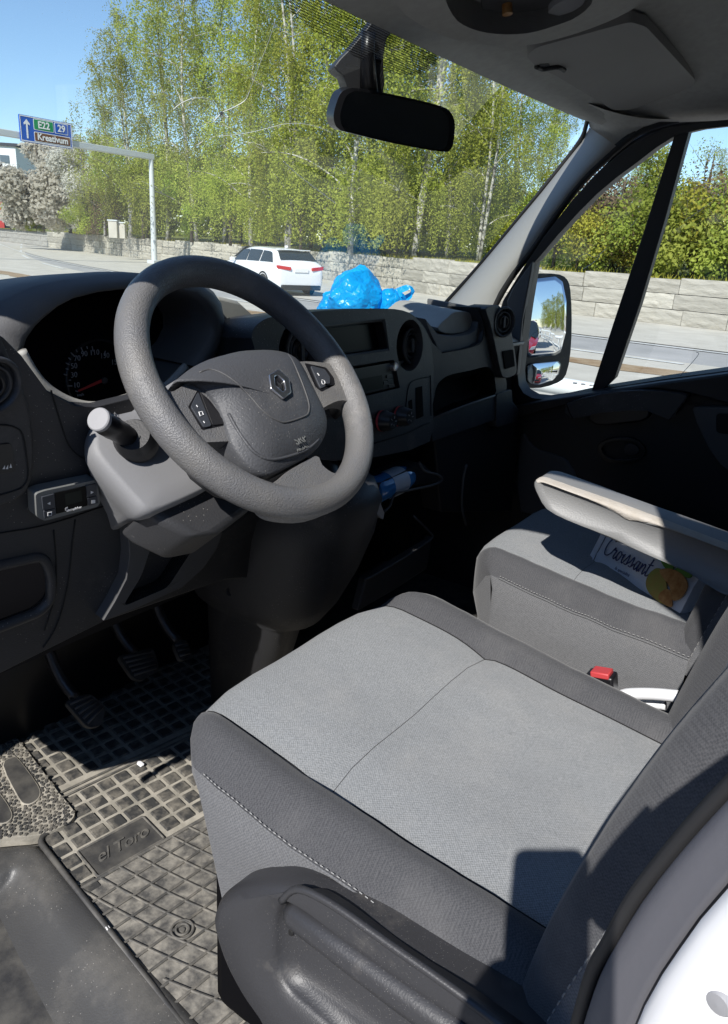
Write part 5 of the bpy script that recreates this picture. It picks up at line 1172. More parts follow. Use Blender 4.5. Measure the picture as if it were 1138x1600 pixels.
b = MB().grid(fr); b.grid(bk_)
for k in (0, -1): b.grid([fr[k], bk_[k]]); b.grid([[r[k] for r in fr], [r[k] for r in bk_]])
b.build('wrapper', 'pack_white', pk, smooth=60, weld=True)
MB().grid([[kp_(-.02, v, .004) for v in (0.02, .5, .98)], [kp_(-.05, v, .001) for v in (.05, .5, .95)], [kp_(-.08, v, .004) for v in (.0, .5, 1.0)]]).build('crimped_end', 'pack_white', pk, solid=.001, smooth=0)
PO = .0052
MB().grid([[kp_(u, .74 - .10*u + .03*math.sin(u*5) + w_*.035*(1-u*.9)*(1 if u < .7 else .6), PO) for w_ in (-1, 1)] for u in [q/14*.8+.06 for q in range(15)]]).build('print_swoosh', 'print_teal', pk, smooth=0)
# cursive word drawn with a pen stroke
def pen(parent, m, org, xs, ys, strokes, r, name):
    b = MB()
    for s_ in strokes: b.tube(smoothc([org + xs*x + ys*y for x, y in s_], 4, False), r, 5)
    b.build(name, m, parent, smooth=180)
cr = [  # C r o i s s a n t on a unit x-height
 [(1.05, 1.55), (.95, 1.85), (.6, 1.9), (.2, 1.3), (.1, .5), (.35, .02), (.8, .05), (1.15, .4)],
 [(1.15, .35), (1.4, .95), (1.5, 1.05), (1.48, .8), (1.75, .9), (1.8, .75), (1.7, .2), (1.9, .02), (2.1, .3)],
 [(2.6, .95), (2.3, .9), (2.15, .4), (2.35, .02), (2.65, .2), (2.75, .7), (2.6, .95), (2.75, .75), (3.0, .8)],
 [(3.0, .5), (3.2, .95), (3.12, .3), (3.3, .02), (3.55, .4)],
 [(3.55, .4), (3.9, 1.1), (4.0, .6), (3.95, .1), (3.6, .1)], [(3.95, .1), (4.3, .5)],
 [(4.3, .4), (4.65, 1.1), (4.75, .6), (4.7, .1), (4.35, .1)], [(4.7, .1), (5.05, .5)],
 [(5.7, .9), (5.35, .9), (5.15, .4), (5.3, .03), (5.55, .3), (5.75, .95), (5.65, .3), (5.8, .02), (6.05, .4)],
 [(6.1, .95), (6.05, .05)], [(6.05, .3), (6.4, .95), (6.6, .8), (6.55, .2), (6.7, .02), (6.95, .4)],
 [(7.25, 1.75), (7.05, .4), (7.2, .02), (7.6, .3)], [(6.9, 1.1), (7.55, 1.2)]]
xs_ = ex*Lp*.077; ys_ = upv*Hh*.205
pen(pk, 'print_navy', kp_(.055, .27, PO), xs_, ys_, cr, .0014, 'lettering')
text('lettering', 'Antonella', 'print_red', pk, kp_(.47, .79, PO), ex, upv, .030, shear=.25, bold=.0006)
text('lettering', 'la specialità', 'print_navy', pk, kp_(.36, .13, PO), ex, upv, .009, shear=.2)
def blob(pts, m, name, o=PO, h=.002): MB().prism(smoothc([kp_(u, v, o) for u, v in pts], 4), (kp_(0, 0, 1)-kp_(0, 0, 0))*h).build(name, m, pk, bevel=.0008)
blob([(.66, .72), (.70, .86), (.80, .76), (.84, .60), (.76, .58)], 'print_green', 'print_leaf'); blob([(.86, .62), (.92, .82), (1.02, .80), (1.02, .62)], 'print_green', 'print_leaf')
blob([(.68, .10), (.64, .30), (.68, .50), (.76, .52), (.84, .36), (.94, .10), (.96, -.01), (.80, -.01)], 'print_lime', 'print_fruit', PO+.0002)
blob([(.72, .50), (.82, .62), (.95, .62), (1.05, .48), (1.04, .22), (.96, .12), (.90, .30), (.80, .40)], 'print_brown', 'print_croissant', PO+.0006)
blob([(.84, .06), (.86, .22), (.92, .26), (.99, .10), (1.0, .0), (.9, -.01)], 'print_brown', 'print_croissant', PO+.0010)
# ================================================================== OUTSIDE
def struct(o): o['kind'] = 'structure'; return o
struct(MB().grid([[(x, y, -.012) for x in (-400, -100, 0, 100, 500)] for y in (-400, -100, 0, 100, 600)]).build('ground', 'asphalt_old', None, smooth=0))
def cv(a, k):
    return lambda y: a + k*min(max(y, 0), 48)**2 + (2*k*48*(y-48) if y > 48 else 0)
xb, xw, xr_ = cv(13.0, .0037), cv(14.4, .0064), cv(17.6, .0052)
WALL = [(23.4, -45), (23.6, -20), (23.8, 0), (24.1, 6), (24.7, 10), (26.6, 14.5), (29.4, 20), (31.9, 27.5), (34.0, 37), (36.6, 48), (40.3, 62)]
wp_ = smoothc([(x, y, 0) for x, y in WALL], 8, False)
def wx(y):
    for a, b_ in zip(wp_, wp_[1:]):
        if a.y <= y <= b_.y: return lerp(a.x, b_.x, (y-a.y)/(b_.y-a.y))
    return wp_[-1].x + (y-62)*.30 if y > 62 else wp_[0].x
YS = [-120, -80, -45] + [i*3-42 for i in range(50)]
def strip(name, f0, f1, z, m, ys=YS, jit=0):
    rr = random.Random(name); rows = []
    for y in ys: rows.append([(f0(y) + jit*rr.uniform(-1, 1), y, z), (f1(y) + jit*rr.uniform(-1, 1), y, z)])
    return struct(MB().grid(rows).build(name, m, None, smooth=0))
strip('pavement', lambda y: 2.6, lambda y: xb(y)-.2, -.004, 'paving')
strip('dirt_verge', lambda y: xb(y)-.45, lambda y: xb(y)+.35, .004, 'verge_dirt', [i*.6-42 for i in range(160)], .16)
strip('lane', lambda y: xb(y)+.3, lambda y: xw(y)+.3, -.004, 'paving')
strip('pavement', lambda y: xr_(y), lambda y: wx(y)+.3, .004, 'paving')
b = MB()
for i in range(-6, 12):
    y0 = 3.0 + i*9
    ys = [y0 + k*.8 for k in range(7)]
    b.grid([[(xw(y)-.09, y, .006), (xw(y)+.09, y, .006)] for y in ys])
struct(b.build('lane_marking', 'road_paint', None, smooth=0))
b = MB(); b.grid([[(xr_(y)-.45, y, .008), (xr_(y)-.32, y, .008)] for y in YS]); struct(b.build('edge_line', 'road_paint', None, smooth=0))
# raised ground behind the wall, and far land
rows = [[(wx(y)+.25, y, 1.24), (wx(y)+3, y, 1.32), (wx(y)+14, y, 1.7), (wx(y)+120, y, 3)] for y in [-140, -90] + YS + [160, 260, 420]]
struct(MB().grid(rows).build('bank', 'grass', None, smooth=0))

# stone retaining wall: every block its own piece
rng = random.Random(21); stone_me = []
for k in range(6):
    bm = bmesh.new(); vs = []
    nx, nz = 6, 4
    fr = [[bm.verts.new((-.08 - .035*(1 if 0 < i < nx and 0 < j < nz else .45) + rng.uniform(-.012, .012), -.5 + i/nx + (rng.uniform(-.012, .012) if 0 < i < nx else 0), j/nz + (rng.uniform(-.05, .05) if 0 < j < nz else (rng.uniform(-.03, .0) if j else 0)))) for j in range(nz+1)] for i in range(nx+1)]
    bkv = [bm.verts.new((.2, -.5, 0)), bm.verts.new((.2, .5, 0)), bm.verts.new((.2, .5, 1)), bm.verts.new((.2, -.5, 1))]
    for i in range(nx):
        for j in range(nz): bm.faces.new((fr[i][j], fr[i][j+1], fr[i+1][j+1], fr[i+1][j]))
    bm.faces.new([fr[i][nz] for i in range(nx+1)] + [bkv[2], bkv[3]]); bm.faces.new([fr[i][0] for i in range(nx, -1, -1)] + [bkv[0], bkv[1]])
    bm.faces.new([fr[0][j] for j in range(nz+1)] + [bkv[3], bkv[0]]); bm.faces.new([fr[nx][j] for j in range(nz, -1, -1)] + [bkv[1], bkv[2]])
    bmesh.ops.recalc_face_normals(bm, faces=bm.faces)
    me = bpy.data.meshes.new('stone'); bm.to_mesh(me); bm.free(); stone_me.append(me); me.materials.append(MATS['stone'])
old_me = []
for me in stone_me[:3]:
    m2 = me.copy(); m2.materials.clear(); m2.materials.append(MATS['stone_old']); old_me.append(m2)
def stonewall(name, label, path, H, meshes, lmin, lmax, courses, ymin, ymax):
    root = thing(name, label, 'wall', path[len(path)//2])
    path = [V(p) for p in path]; cum = [0]
    for a, c in zip(path, path[1:]): cum.append(cum[-1] + (c-a).length)
    def at(s_):
        for i in range(len(path)-1):
            if cum[i] <= s_ <= cum[i+1]: return lerp(path[i], path[i+1], (s_-cum[i])/(cum[i+1]-cum[i]))
        return path[-1]
    rr = random.Random(name); n = 0; ch = H/courses
    for c in range(courses):
        s_ = -rr.uniform(0, lmin)
        while s_ < cum[-1]:
            l = rr.uniform(lmin, lmax); a, d = at(max(s_, 0)), at(min(s_+l, cum[-1])); s_ += l
            m_ = (a+d)/2
            if not (ymin < m_.y < ymax): continue
            o = bpy.data.objects.new('stone', meshes[n % len(meshes)]); COL.objects.link(o); o.parent = root
            h = ch*.975 + (rr.uniform(-.05, .06) if c == courses-1 else 0)
            o.location = m_ + V((rr.uniform(-.03, .03), 0, c*ch + .01)) - root.location
            o.rotation_euler = (0, 0, math.atan2(d.y-a.y, d.x-a.x) - PI/2); o.scale = (1, (d-a).length*.988, h); n += 1
    rows = [[(p.x+.02, p.y, 0), (p.x+.02, p.y, H-.05), (p.x+.5, p.y, H-.05)] for p in path]
    MB().grid(rows).build('core', 'mortar', root, smooth=0); return root
stonewall('stone_wall', 'long pale rough stone retaining wall across the road', wp_, 1.33, stone_me, .9, 2.0, 3, -30, 70)
wl2 = [V((wx(y)+.6, y, 0)) for y in range(63, 120, 6)]
stonewall('stone_wall', 'darker old stone wall at the far left end of the road', wl2, 1.25, old_me, 1.8, 3.2, 3, 60, 130)

# ------------------------------------------------------------------ trees
def leaf(b, p, s_, rr, droop=.0, nrm=None):
    a = V((rr.gauss(0, 1), rr.gauss(0, 1), rr.gauss(0, .8)-droop)).normalized()
    if nrm is not None: a = (a - nrm*a.dot(nrm)).normalized(); c = nrm.cross(a)
    else: c = a.orthogonal().normalized(); c.rotate(Matrix.Rotation(rr.random()*6.28, 3, a))
    w_ = s_*.62
    k = len(b.v); b.v += [p, p + a*s_*.5 + c*w_*.5, p + a*s_, p + a*s_*.5 - c*w_*.5]; b.f.append((k, k+1, k+2, k+3))
def treething(name, label, group, trunk, crown, tm, lm):
    root = thing(name, label, 'tree', (0, 0, -200), group)
    t = trunk.build('trunk', tm, None, smooth=180, origin=(0, 0, 0)); c = crown.build('crown', lm, None, smooth=0, origin=(0, 0, 0))
    for q in (t, c): q.parent = root; q.location = (0, 0, 0)
    return root
def birch(seed, h=13.5, spread=2.6, lm='leaf_birch', dens=1.0, label='', weep=1.0):
    rr = random.Random(seed); T = MB(); C = MB()
    lean = V((rr.uniform(-.06, .06), rr.uniform(-.06, .06), 1)); stems = [V((0, 0, 0))]
    def axis(t): return V((lean.x*h*t + .25*math.sin(t*5+seed), lean.y*h*t + .25*math.cos(t*4+seed), h*t))
    pts = [axis(i/12)-axis(0) for i in range(13)]
    T.tube(pts, [.105*(1-i/12)**.8 + .012 for i in range(13)], 7)
    if rr.random() < .6:
        q = V((rr.uniform(-.9, .9), rr.uniform(-.9, .9), 0)); T.tube([q*(.2+.8*i/8) + axis(i/9)*.95 - axis(0) for i in range(9)], [.11*(1-i/9)+.015 for i in range(9)], 6)
    def strand(p0, L):
        p = V(p0); d = V((rr.uniform(-.4, .4), rr.uniform(-.4, .4), rr.uniform(-.3, .3))); st = .10; n = int(L/st)
        for i in range(n):
            d = V((d.x*.90, d.y*.90, d.z*.9 - .12*weep)); dn = d.normalized()*st if d.length > .01 else V((0, 0, -st))
            p = p + dn
            if p.z < .3: break
            for _ in range(2):
                if rr.random() < .9: leaf(C, p + V((rr.gauss(0, .07), rr.gauss(0, .07), rr.gauss(0, .05))), rr.uniform(.075, .135), rr, .6)
    nl = 22
    for k in range(nl):
        t = .07 + .91*(k+rr.random())/nl; p = axis(t)-axis(0); a = k*2.4 + rr.random(); L = spread*(1.25 - .85*max(0, t-.30)/.70)*rr.uniform(.65, 1.2)
        up = rr.uniform(.6, 1.6)
        lp = [p + V((math.cos(a)*L*s_, math.sin(a)*L*s_, up*L*(s_ - .6*s_*s_))) for s_ in [q/6 for q in range(7)]]
        T.tube(lp, [.045*(1-t*.6)*(1-q/6.5)+.005 for q in range(7)], 5)
        for m_ in range(6):
            s_ = rr.uniform(.3, 1.0); q = lerp(lp[min(int(s_*6), 5)], lp[min(int(s_*6)+1, 6)], (s_*6) % 1); q2 = q + V((rr.gauss(0, .55), rr.gauss(0, .55), rr.uniform(-.1, .5)))
            T.tube([q, lerp(q, q2, .5) + V((0, 0, .08)), q2], [.012, .008, .004], 4)
            for _ in range(int(9.5*dens)):
                strand(lerp(q, q2, rr.uniform(.3, 1.1)) + V((rr.gauss(0, .16), rr.gauss(0, .16), rr.gauss(0, .1))), rr.uniform(.4, 2.9)*(.55 + .7*(1-t)))
    return treething('birch_tree', label, None, T, C, 'birch_bark', lm)
def bushy(seed, h=6, r=2.4, lm='leaf_green', tm='bark_dark', n=9000, ls=.14, name='tree', label='', low=.15, lobes=14):
    rr = random.Random(seed); T = MB(); C = MB()
    T.tube([(0, 0, 0), (.05, .02, h*.3), (.0, .1, h*.6), (.1, .1, h*.9)], [.14*h/6, .11*h/6, .07*h/6, .02], 7)
    cs = []
    for k in range(lobes):
        a = rr.random()*6.28; t = rr.uniform(low, 1); rad = r*math.sqrt(max(.05, 1-((t-.45)/.62)**2))*rr.uniform(.3, .8)
        c = V((math.cos(a)*rad, math.sin(a)*rad, h*t*.92)); cs.append((c, rr.uniform(.28, .48)*r)); z0 = max(.25, t*.6)*h*.7
        T.tube([(0, 0, z0), lerp(V((0, 0, z0)), c, .5) + V((0, 0, .1)), c], [.05*h/6, .03*h/6, .008], 5)
        for _ in range(5):
            e = c + V((rr.gauss(0, .5), rr.gauss(0, .5), rr.gauss(.15, .4)))*cs[-1][1]*1.3; T.tube([c*.8 + V((0, 0, z0*.2)), e], [.016*h/6, .004], 4)
    for i in range(n):
        c, q = cs[rr.randrange(len(cs))]
        d = V((rr.gauss(0, 1), rr.gauss(0, 1), rr.gauss(0, .9))).normalized()*q*rr.random()**.45*rr.uniform(.8, 1.25)
        p = c + d
        if p.z > .05: leaf(C, p, ls*rr.uniform(.7, 1.3), rr, 0, (d.normalized() + V((rr.gauss(0, .5), rr.gauss(0, .5), rr.gauss(.25, .5)))).normalized())
    return treething(name, label, None, T, C, tm, lm)
def gpx(px, dist, z=0):
    """ground point below the given sight line column, dist metres out"""
    d = ray(px, 388); d = V((d.x, d.y, 0)).normalized(); return V((d.x*dist, d.y*dist, z))
BIR = [birch(s_, 13.5, 2.7, 'leaf_birch', 1.0) for s_ in (1, 2, 3)] + [birch(4, 13.5, 2.8, 'leaf_olive', .85), birch(5, 13, 2.6, 'leaf_olive', .62)]
BUS = [bushy(11, 6.5, 2.3, 'leaf_green'), bushy(12, 6, 2.6, 'leaf_birch'), bushy(13, 2.6, 1.5, 'leaf_yellow', n=4500, ls=.11, name='shrub', low=.05), bushy(14, 2.8, 1.7, 'leaf_green', n=5000, ls=.12, name='shrub', low=.05),
       bushy(15, 2.6, 1.6, 'leaf_brown', n=3000, ls=.09, name='shrub', low=.05), bushy(16, 6.5, 3.1, 'blossom', n=26000, ls=.30, name='blossom_tree'), bushy(17, 7.5, 2.6, 'blossom_grey', n=16000, ls=.20, name='blossom_tree'), bushy(18, 9, 2.6, 'leaf_olive', n=3200, ls=.14)]
plant_rows = [
 # template, sight column, distance, scale, label
 (BIR, 3, 205, 56, .95, 'tall olive green birch at the left end of the tree row'),
 (BIR, 4, 165, 58, .76, 'thin half bare birch at the far left edge of the tree row'),
 (BIR, 3, 262, 54, 1.14, 'olive birch with bare white upper branches left of centre'),
 (BIR, 4, 308, 50, 1.15, 'sparse olive birch showing sky between its branches, above the steering wheel'),
 (BIR, 3, 350, 50, 1.06, 'olive birch behind the sparse one above the steering wheel'),
 (BIR, 0, 392, 42, .97, 'bright green weeping birch over the white car'),
 (BIR, 1, 448, 40, 1.06, 'bright green weeping birch right of the white car'),
 (BIR, 2, 505, 41, 1.13, 'bright weeping birch left of the inside mirror'),
 (BIR, 0, 548, 37, 1.20, 'white trunked weeping birch just below the inside mirror'),
 (BIR, 1, 600, 40, 1.24, 'weeping birch behind the inside mirror'),
 (BIR, 2, 648, 37, 1.14, 'weeping birch seen right under the inside mirror, its crown above it'),
 (BIR, 0, 700, 38, .98, 'weeping birch right of the inside mirror'),
 (BIR, 1, 748, 36, .82, 'weeping birch with pale trunk over the passenger side of the dash'),
 (BIR, 2, 795, 38, .74, 'weeping birch beside the right windscreen pillar'),
 (BIR, 0, 842, 37, .52, 'last weeping birch before the right windscreen pillar'),
 (BIR, 3, 430, 56, 1.15, 'olive birch in the second row behind the white car'),
 (BIR, 3, 570, 54, 1.15, 'olive birch in the second row behind the inside mirror'),
 (BIR, 3, 720, 52, .85, 'olive birch in the second row right of the inside mirror'),
 (BUS, 0, 232, 56, .85, 'dark green tree filling the foot of the row behind the sign pole'),
 (BUS, 0, 300, 50, .75, 'green undergrowth tree behind the steering wheel rim'),
 (BUS, 1, 360, 42, .62, 'green undergrowth tree behind the roof of the white car'),
 (BUS, 1, 470, 40, .60, 'green undergrowth tree just above the blue bag'),
 (BUS, 1, 620, 38, .55, 'low green tree on the bank right of the blue bag'),
 (BUS, 1, 900, 33, .50, 'yellow green tree at the left edge of the passenger window'),
 (BIR, 0, 985, 36, .42, 'young birch left of the window bar'),
 (BUS, 1, 945, 34, .52, 'pale green tree left of the window bar'),
 (BUS, 0, 1010, 33, .74, 'green tree just left of the window bar'),
 (BUS, 7, 1085, 36, .60, 'thin olive tree against the sky right of the window bar'),
 (BIR, 4, 1110, 38, .40, 'slender airy birch at the right edge of the passenger window'),
 (BUS, 1, 1060, 34, .58, 'green tree behind the window bar'),
 (BUS, 0, 1130, 31, .52, 'green tree at the right edge of the passenger window'),
 (BUS, 7, 1180, 33, .52, 'olive tree just past the right edge of the passenger window'),
 (BUS, 4, 925, 29, 1.25, 'brown leafless shrub above the wall near the wing mirror'),
 (BUS, 4, 960, 29, 1.35, 'tall brown leafless shrub left of the window bar'),
 (BUS, 2, 905, 28, .9, 'yellow shrub on the wall right of the wing mirror'),
 (BUS, 2, 938, 27.6, .75, 'small bright yellow shrub on the wall left of the window bar'),
 (BUS, 3, 980, 28, .9, 'green shrub on the wall at the foot of the window bar'),
 (BUS, 3, 1020, 28, 1.2, 'leafy green shrub on the wall right of the window bar'),
 (BUS, 3, 1062, 28, 1.1, 'green shrub between the yellow ones on the wall'),
 (BUS, 2, 1090, 28, 1.1, 'yellow green shrub on the wall under the thin tree'),
 (BUS, 4, 1120, 29, 1.3, 'brown shrub at the right edge of the passenger window'),
 (BUS, 3, 1150, 28, 1.1, 'green shrub at the right end of the visible wall'),
 (BUS, 3, 868, 30, 1.1, 'green shrub behind the top of the wing mirror'),
 (BUS, 5, 70, 66, 1.04, 'round tree in full white blossom at the left'),
 (BUS, 5, 112, 68, .90, 'smaller white blossoming tree beside the round one'),
 (BUS, 6, 140, 62, .98, 'grey twiggy tree with thin blossom left of the sign pole'),
 (BUS, 0, 20, 72, .45, 'low green tree at the foot of the red house'),
 (BUS, 4, 168, 58, 1.1, 'brown hedge shrub under the sign beam'), (BUS, 3, 60, 66, .5, 'dark green bush under the white blossom'), (BUS, 3, 128, 62, .9, 'green bush left of the small red roofed house'),
]
for k_, (px_, d_, s_, f_) in enumerate([(185, 60, .9, 0), (225, 54, .9, 1), (262, 58, 1.0, 0), (300, 53, .9, 1), (338, 57, 1.0, 0), (376, 52, .95, 1), (414, 50, .95, 0), (450, 52, .95, 1), (486, 48, .9, 0), (522, 50, .95, 1), (560, 46, .9, 0), (598, 48, .95, 1), (636, 45, .9, 0), (674, 47, .9, 1), (712, 44, .9, 0), (750, 46, .8, 1), (790, 43, .7, 0), (830, 44, .6, 1), (868, 42, .5, 0)]):
    plant_rows.append((BUS, f_, px_, d_, s_, ('dense low tree', 'pale low tree')[f_] + ' of the back row, %s from the left, behind the birches' % ('first second third fourth fifth sixth seventh eighth ninth tenth eleventh twelfth thirteenth fourteenth fifteenth sixteenth seventeenth eighteenth nineteenth'.split()[k_])))
used = set()
for fam, k, px, dist, sc_l, lab in plant_rows:
    tpl = fam[k]; p = gpx(px, dist, 1.30)
    if id(tpl) in used: o = copyof(tpl)
    else: o = tpl; used.add(id(tpl))
    rr = random.Random(px)
    o.location = p; o.scale = (sc_l*rr.uniform(.92, 1.08), sc_l*rr.uniform(.92, 1.08), sc_l); o.rotation_euler = (0, 0, rr.random()*6.28)
    o['label'] = lab; o['group'] = 'birches behind the stone wall' if fam is BIR else ('shrubs on the wall' if 'shrub' in o.name else 'trees behind the wall')
# trees that the wing mirror shows, back along the road
for k, (x, y, s_, lab) in enumerate([(9.8, -34, .50, 'nearest roundish tree in the wing mirror'), (9.4, -42, .58, 'second tree of the row seen in the wing mirror'), (9.2, -52, .66, 'third tree of the row seen in the wing mirror'), (8.6, -64, .72, 'fourth tree of the row seen in the wing mirror'), (8.4, -80, .8, 'farthest tree of the row seen in the wing mirror')]):
    for q in range(2):
        o = copyof((BIR[3], BUS[0])[q], (x + q*2.0, y + q*3, .4), k*1.3+q, lab + (' with long hanging twigs' if q == 0 else ' with dense low crown'), None)
        o.scale = (s_*1.2, s_*1.2, s_ if q == 0 else s_*1.25); o['group'] = 'trees seen in the wing mirror'
# far wood closing the view behind the trees
rr = random.Random(31); b = MB()
for i in range(15000):
    px_ = rr.uniform(120, 1300); d_ = rr.uniform(72, 92); p = gpx(px_, d_, 1.2 + rr.random()**.8*(5.5 + 2.2*mnoise.noise(V((px_*.02, 0, 0)))))
    leaf(b, p, rr.uniform(.5, 1.0), rr)
for i in range(3500):
    px_ = rr.uniform(-60, 140); d_ = rr.uniform(110, 125); p = gpx(px_, d_, 1.2 + rr.random()*1.6); leaf(b, p, rr.uniform(.5, .9), rr)
tag(b.build('distant_wood', 'leaf_olive', None, smooth=0, origin=(0, 0, 0)), 'far off wood closing the view behind the row of trees', 'wood', kind='stuff')
# grass tufts along the foot of the wall and ivy of the top
rr = random.Random(9); b = MB()
for i in range(5200):
    y = rr.choice([rr.uniform(-12, 14), rr.uniform(14, 60)]); cl_ = mnoise.noise(V((y*.35, 3, 0)))
    if cl_ < .15: continue
    p = V((wx(y) - .12 - abs(rr.gauss(0, .12)), y, 0)); a = rr.random()*6.28; h = rr.uniform(.06, .26)*(cl_+.5); w_ = .02
    k = len(b.v); b.v += [p + V((math.cos(a)*w_, math.sin(a)*w_, 0)), p - V((math.cos(a)*w_, math.sin(a)*w_, 0)), p + V((rr.gauss(0, .05), rr.gauss(0, .05), h))]; b.f.append((k, k+1, k+2))
for i in range(4500):
    y = rr.uniform(-14, 62); p = V((wx(y) + rr.uniform(.05, 2.2), y, 1.25)); a = rr.random()*6.28; h = rr.uniform(.06, .24); w_ = .025
    k = len(b.v); b.v += [p + V((math.cos(a)*w_, math.sin(a)*w_, 0)), p - V((math.cos(a)*w_, math.sin(a)*w_, 0)), p + V((rr.gauss(0, .08), rr.gauss(0, .08), h))]; b.f.append((k, k+1, k+2))
tag(b.build('grass_tufts', 'leaf_yellow', None, smooth=0, origin=(0, 0, 0)), 'dry yellow green grass along the top and the foot of the stone wall', 'grass', kind='stuff')

# ------------------------------------------------------------------ road sign gantry
GP0 = V((30.6, 36.6, 0))
gan = thing('sign_gantry', 'grey steel gantry over the road carrying a blue direction sign', 'gantry', GP0)
MB().tube([GP0, GP0 + V((0, 0, 5.72))], [.17, .13], 14).build('pole', 'steel_galv', gan, smooth=60)
MB().box(GP0 + V((-8.6, 0, 5.72)), (17.5, .26, .30)).build('beam', 'steel_galv', gan, bevel=.03)
MB().box(GP0 + V((0, 0, .1)), (.6, .6, .2)).build('base_plate', 'steel_galv', gan, bevel=.02)
MB().tube([GP0 + V((-17.2, 0, 0)), GP0 + V((-17.2, 0, 5.72))], [.17, .13], 14).build('pole', 'steel_galv', gan, smooth=60)
sg = thing('road_sign', 'blue direction sign with white arrow, E22, 29 and Kreativum panels', 'road sign', V((24.1, 36.35, 5.3)))
sy = 36.38; s0, s1, z0, z1 = 22.62, 25.45, 5.46, 6.62
def sq(u, v, off=0): return V((lerp(s0, s1, u), sy - off, lerp(z0, z1, v)))
MB().prism(rounded([sq(0, 0), sq(1, 0), sq(1, 1), sq(0, 1)], .04), V((0, .06, 0))).build('panel', 'sign_blue', sg)
def panel(u0, u1, v0, v1, m, off): MB().prism(rounded([sq(u0, v0, off), sq(u1, v0, off), sq(u1, v1, off), sq(u0, v1, off)], .04), V((0, .006, 0))).build('field', m, sg)
b = MB()
bw = .022
for q in ([(.008, .02), (.992, .02), (.992, .02+bw*1.6), (.008, .02+bw*1.6)], [(.008, .98-bw*1.6), (.992, .98-bw*1.6), (.992, .98), (.008, .98)], [(.008, .06), (.02, .06), (.02, .94), (.008, .94)], [(.98, .06), (.992, .06), (.992, .94), (.98, .94)]):
    b.prism([sq(u, v, .012) for u, v in q], V((0, .004, 0)))
b.build('border', 'sign_white', sg, smooth=0)
b = MB(); b.prism([sq(u, v, .012) for u, v in [(.115, .14), (.145, .14), (.145, .68), (.185, .64), (.185, .70), (.13, .86), (.075, .70), (.075, .64), (.115, .68)]], V((0, .004, 0))); b.build('arrow', 'sign_white', sg, smooth=0)
panel(.255, .635, .51, .93, 'sign_white', .012); panel(.265, .625, .535, .905, 'sign_green', .018)
panel(.655, .915, .51, .93, 'sign_white', .012); panel(.665, .905, .535, .905, 'sign_blue', .018)
panel(.255, .955, .07, .44, 'sign_white', .012); panel(.265, .945, .095, .415, 'sign_brown', .018)
text('lettering', 'E22', 'sign_white', sg, sq(.445, .715, .03), (1, 0, 0), (0, 0, 1), .43, bold=.012); text('lettering', '29', 'sign_white', sg, sq(.785, .715, .03), (1, 0, 0), (0, 0, 1), .43, bold=.012)
text('lettering', 'Kreativum', 'sign_white', sg, sq(.605, .26, .03), (1, 0, 0), (0, 0, 1), .40, bold=.012)

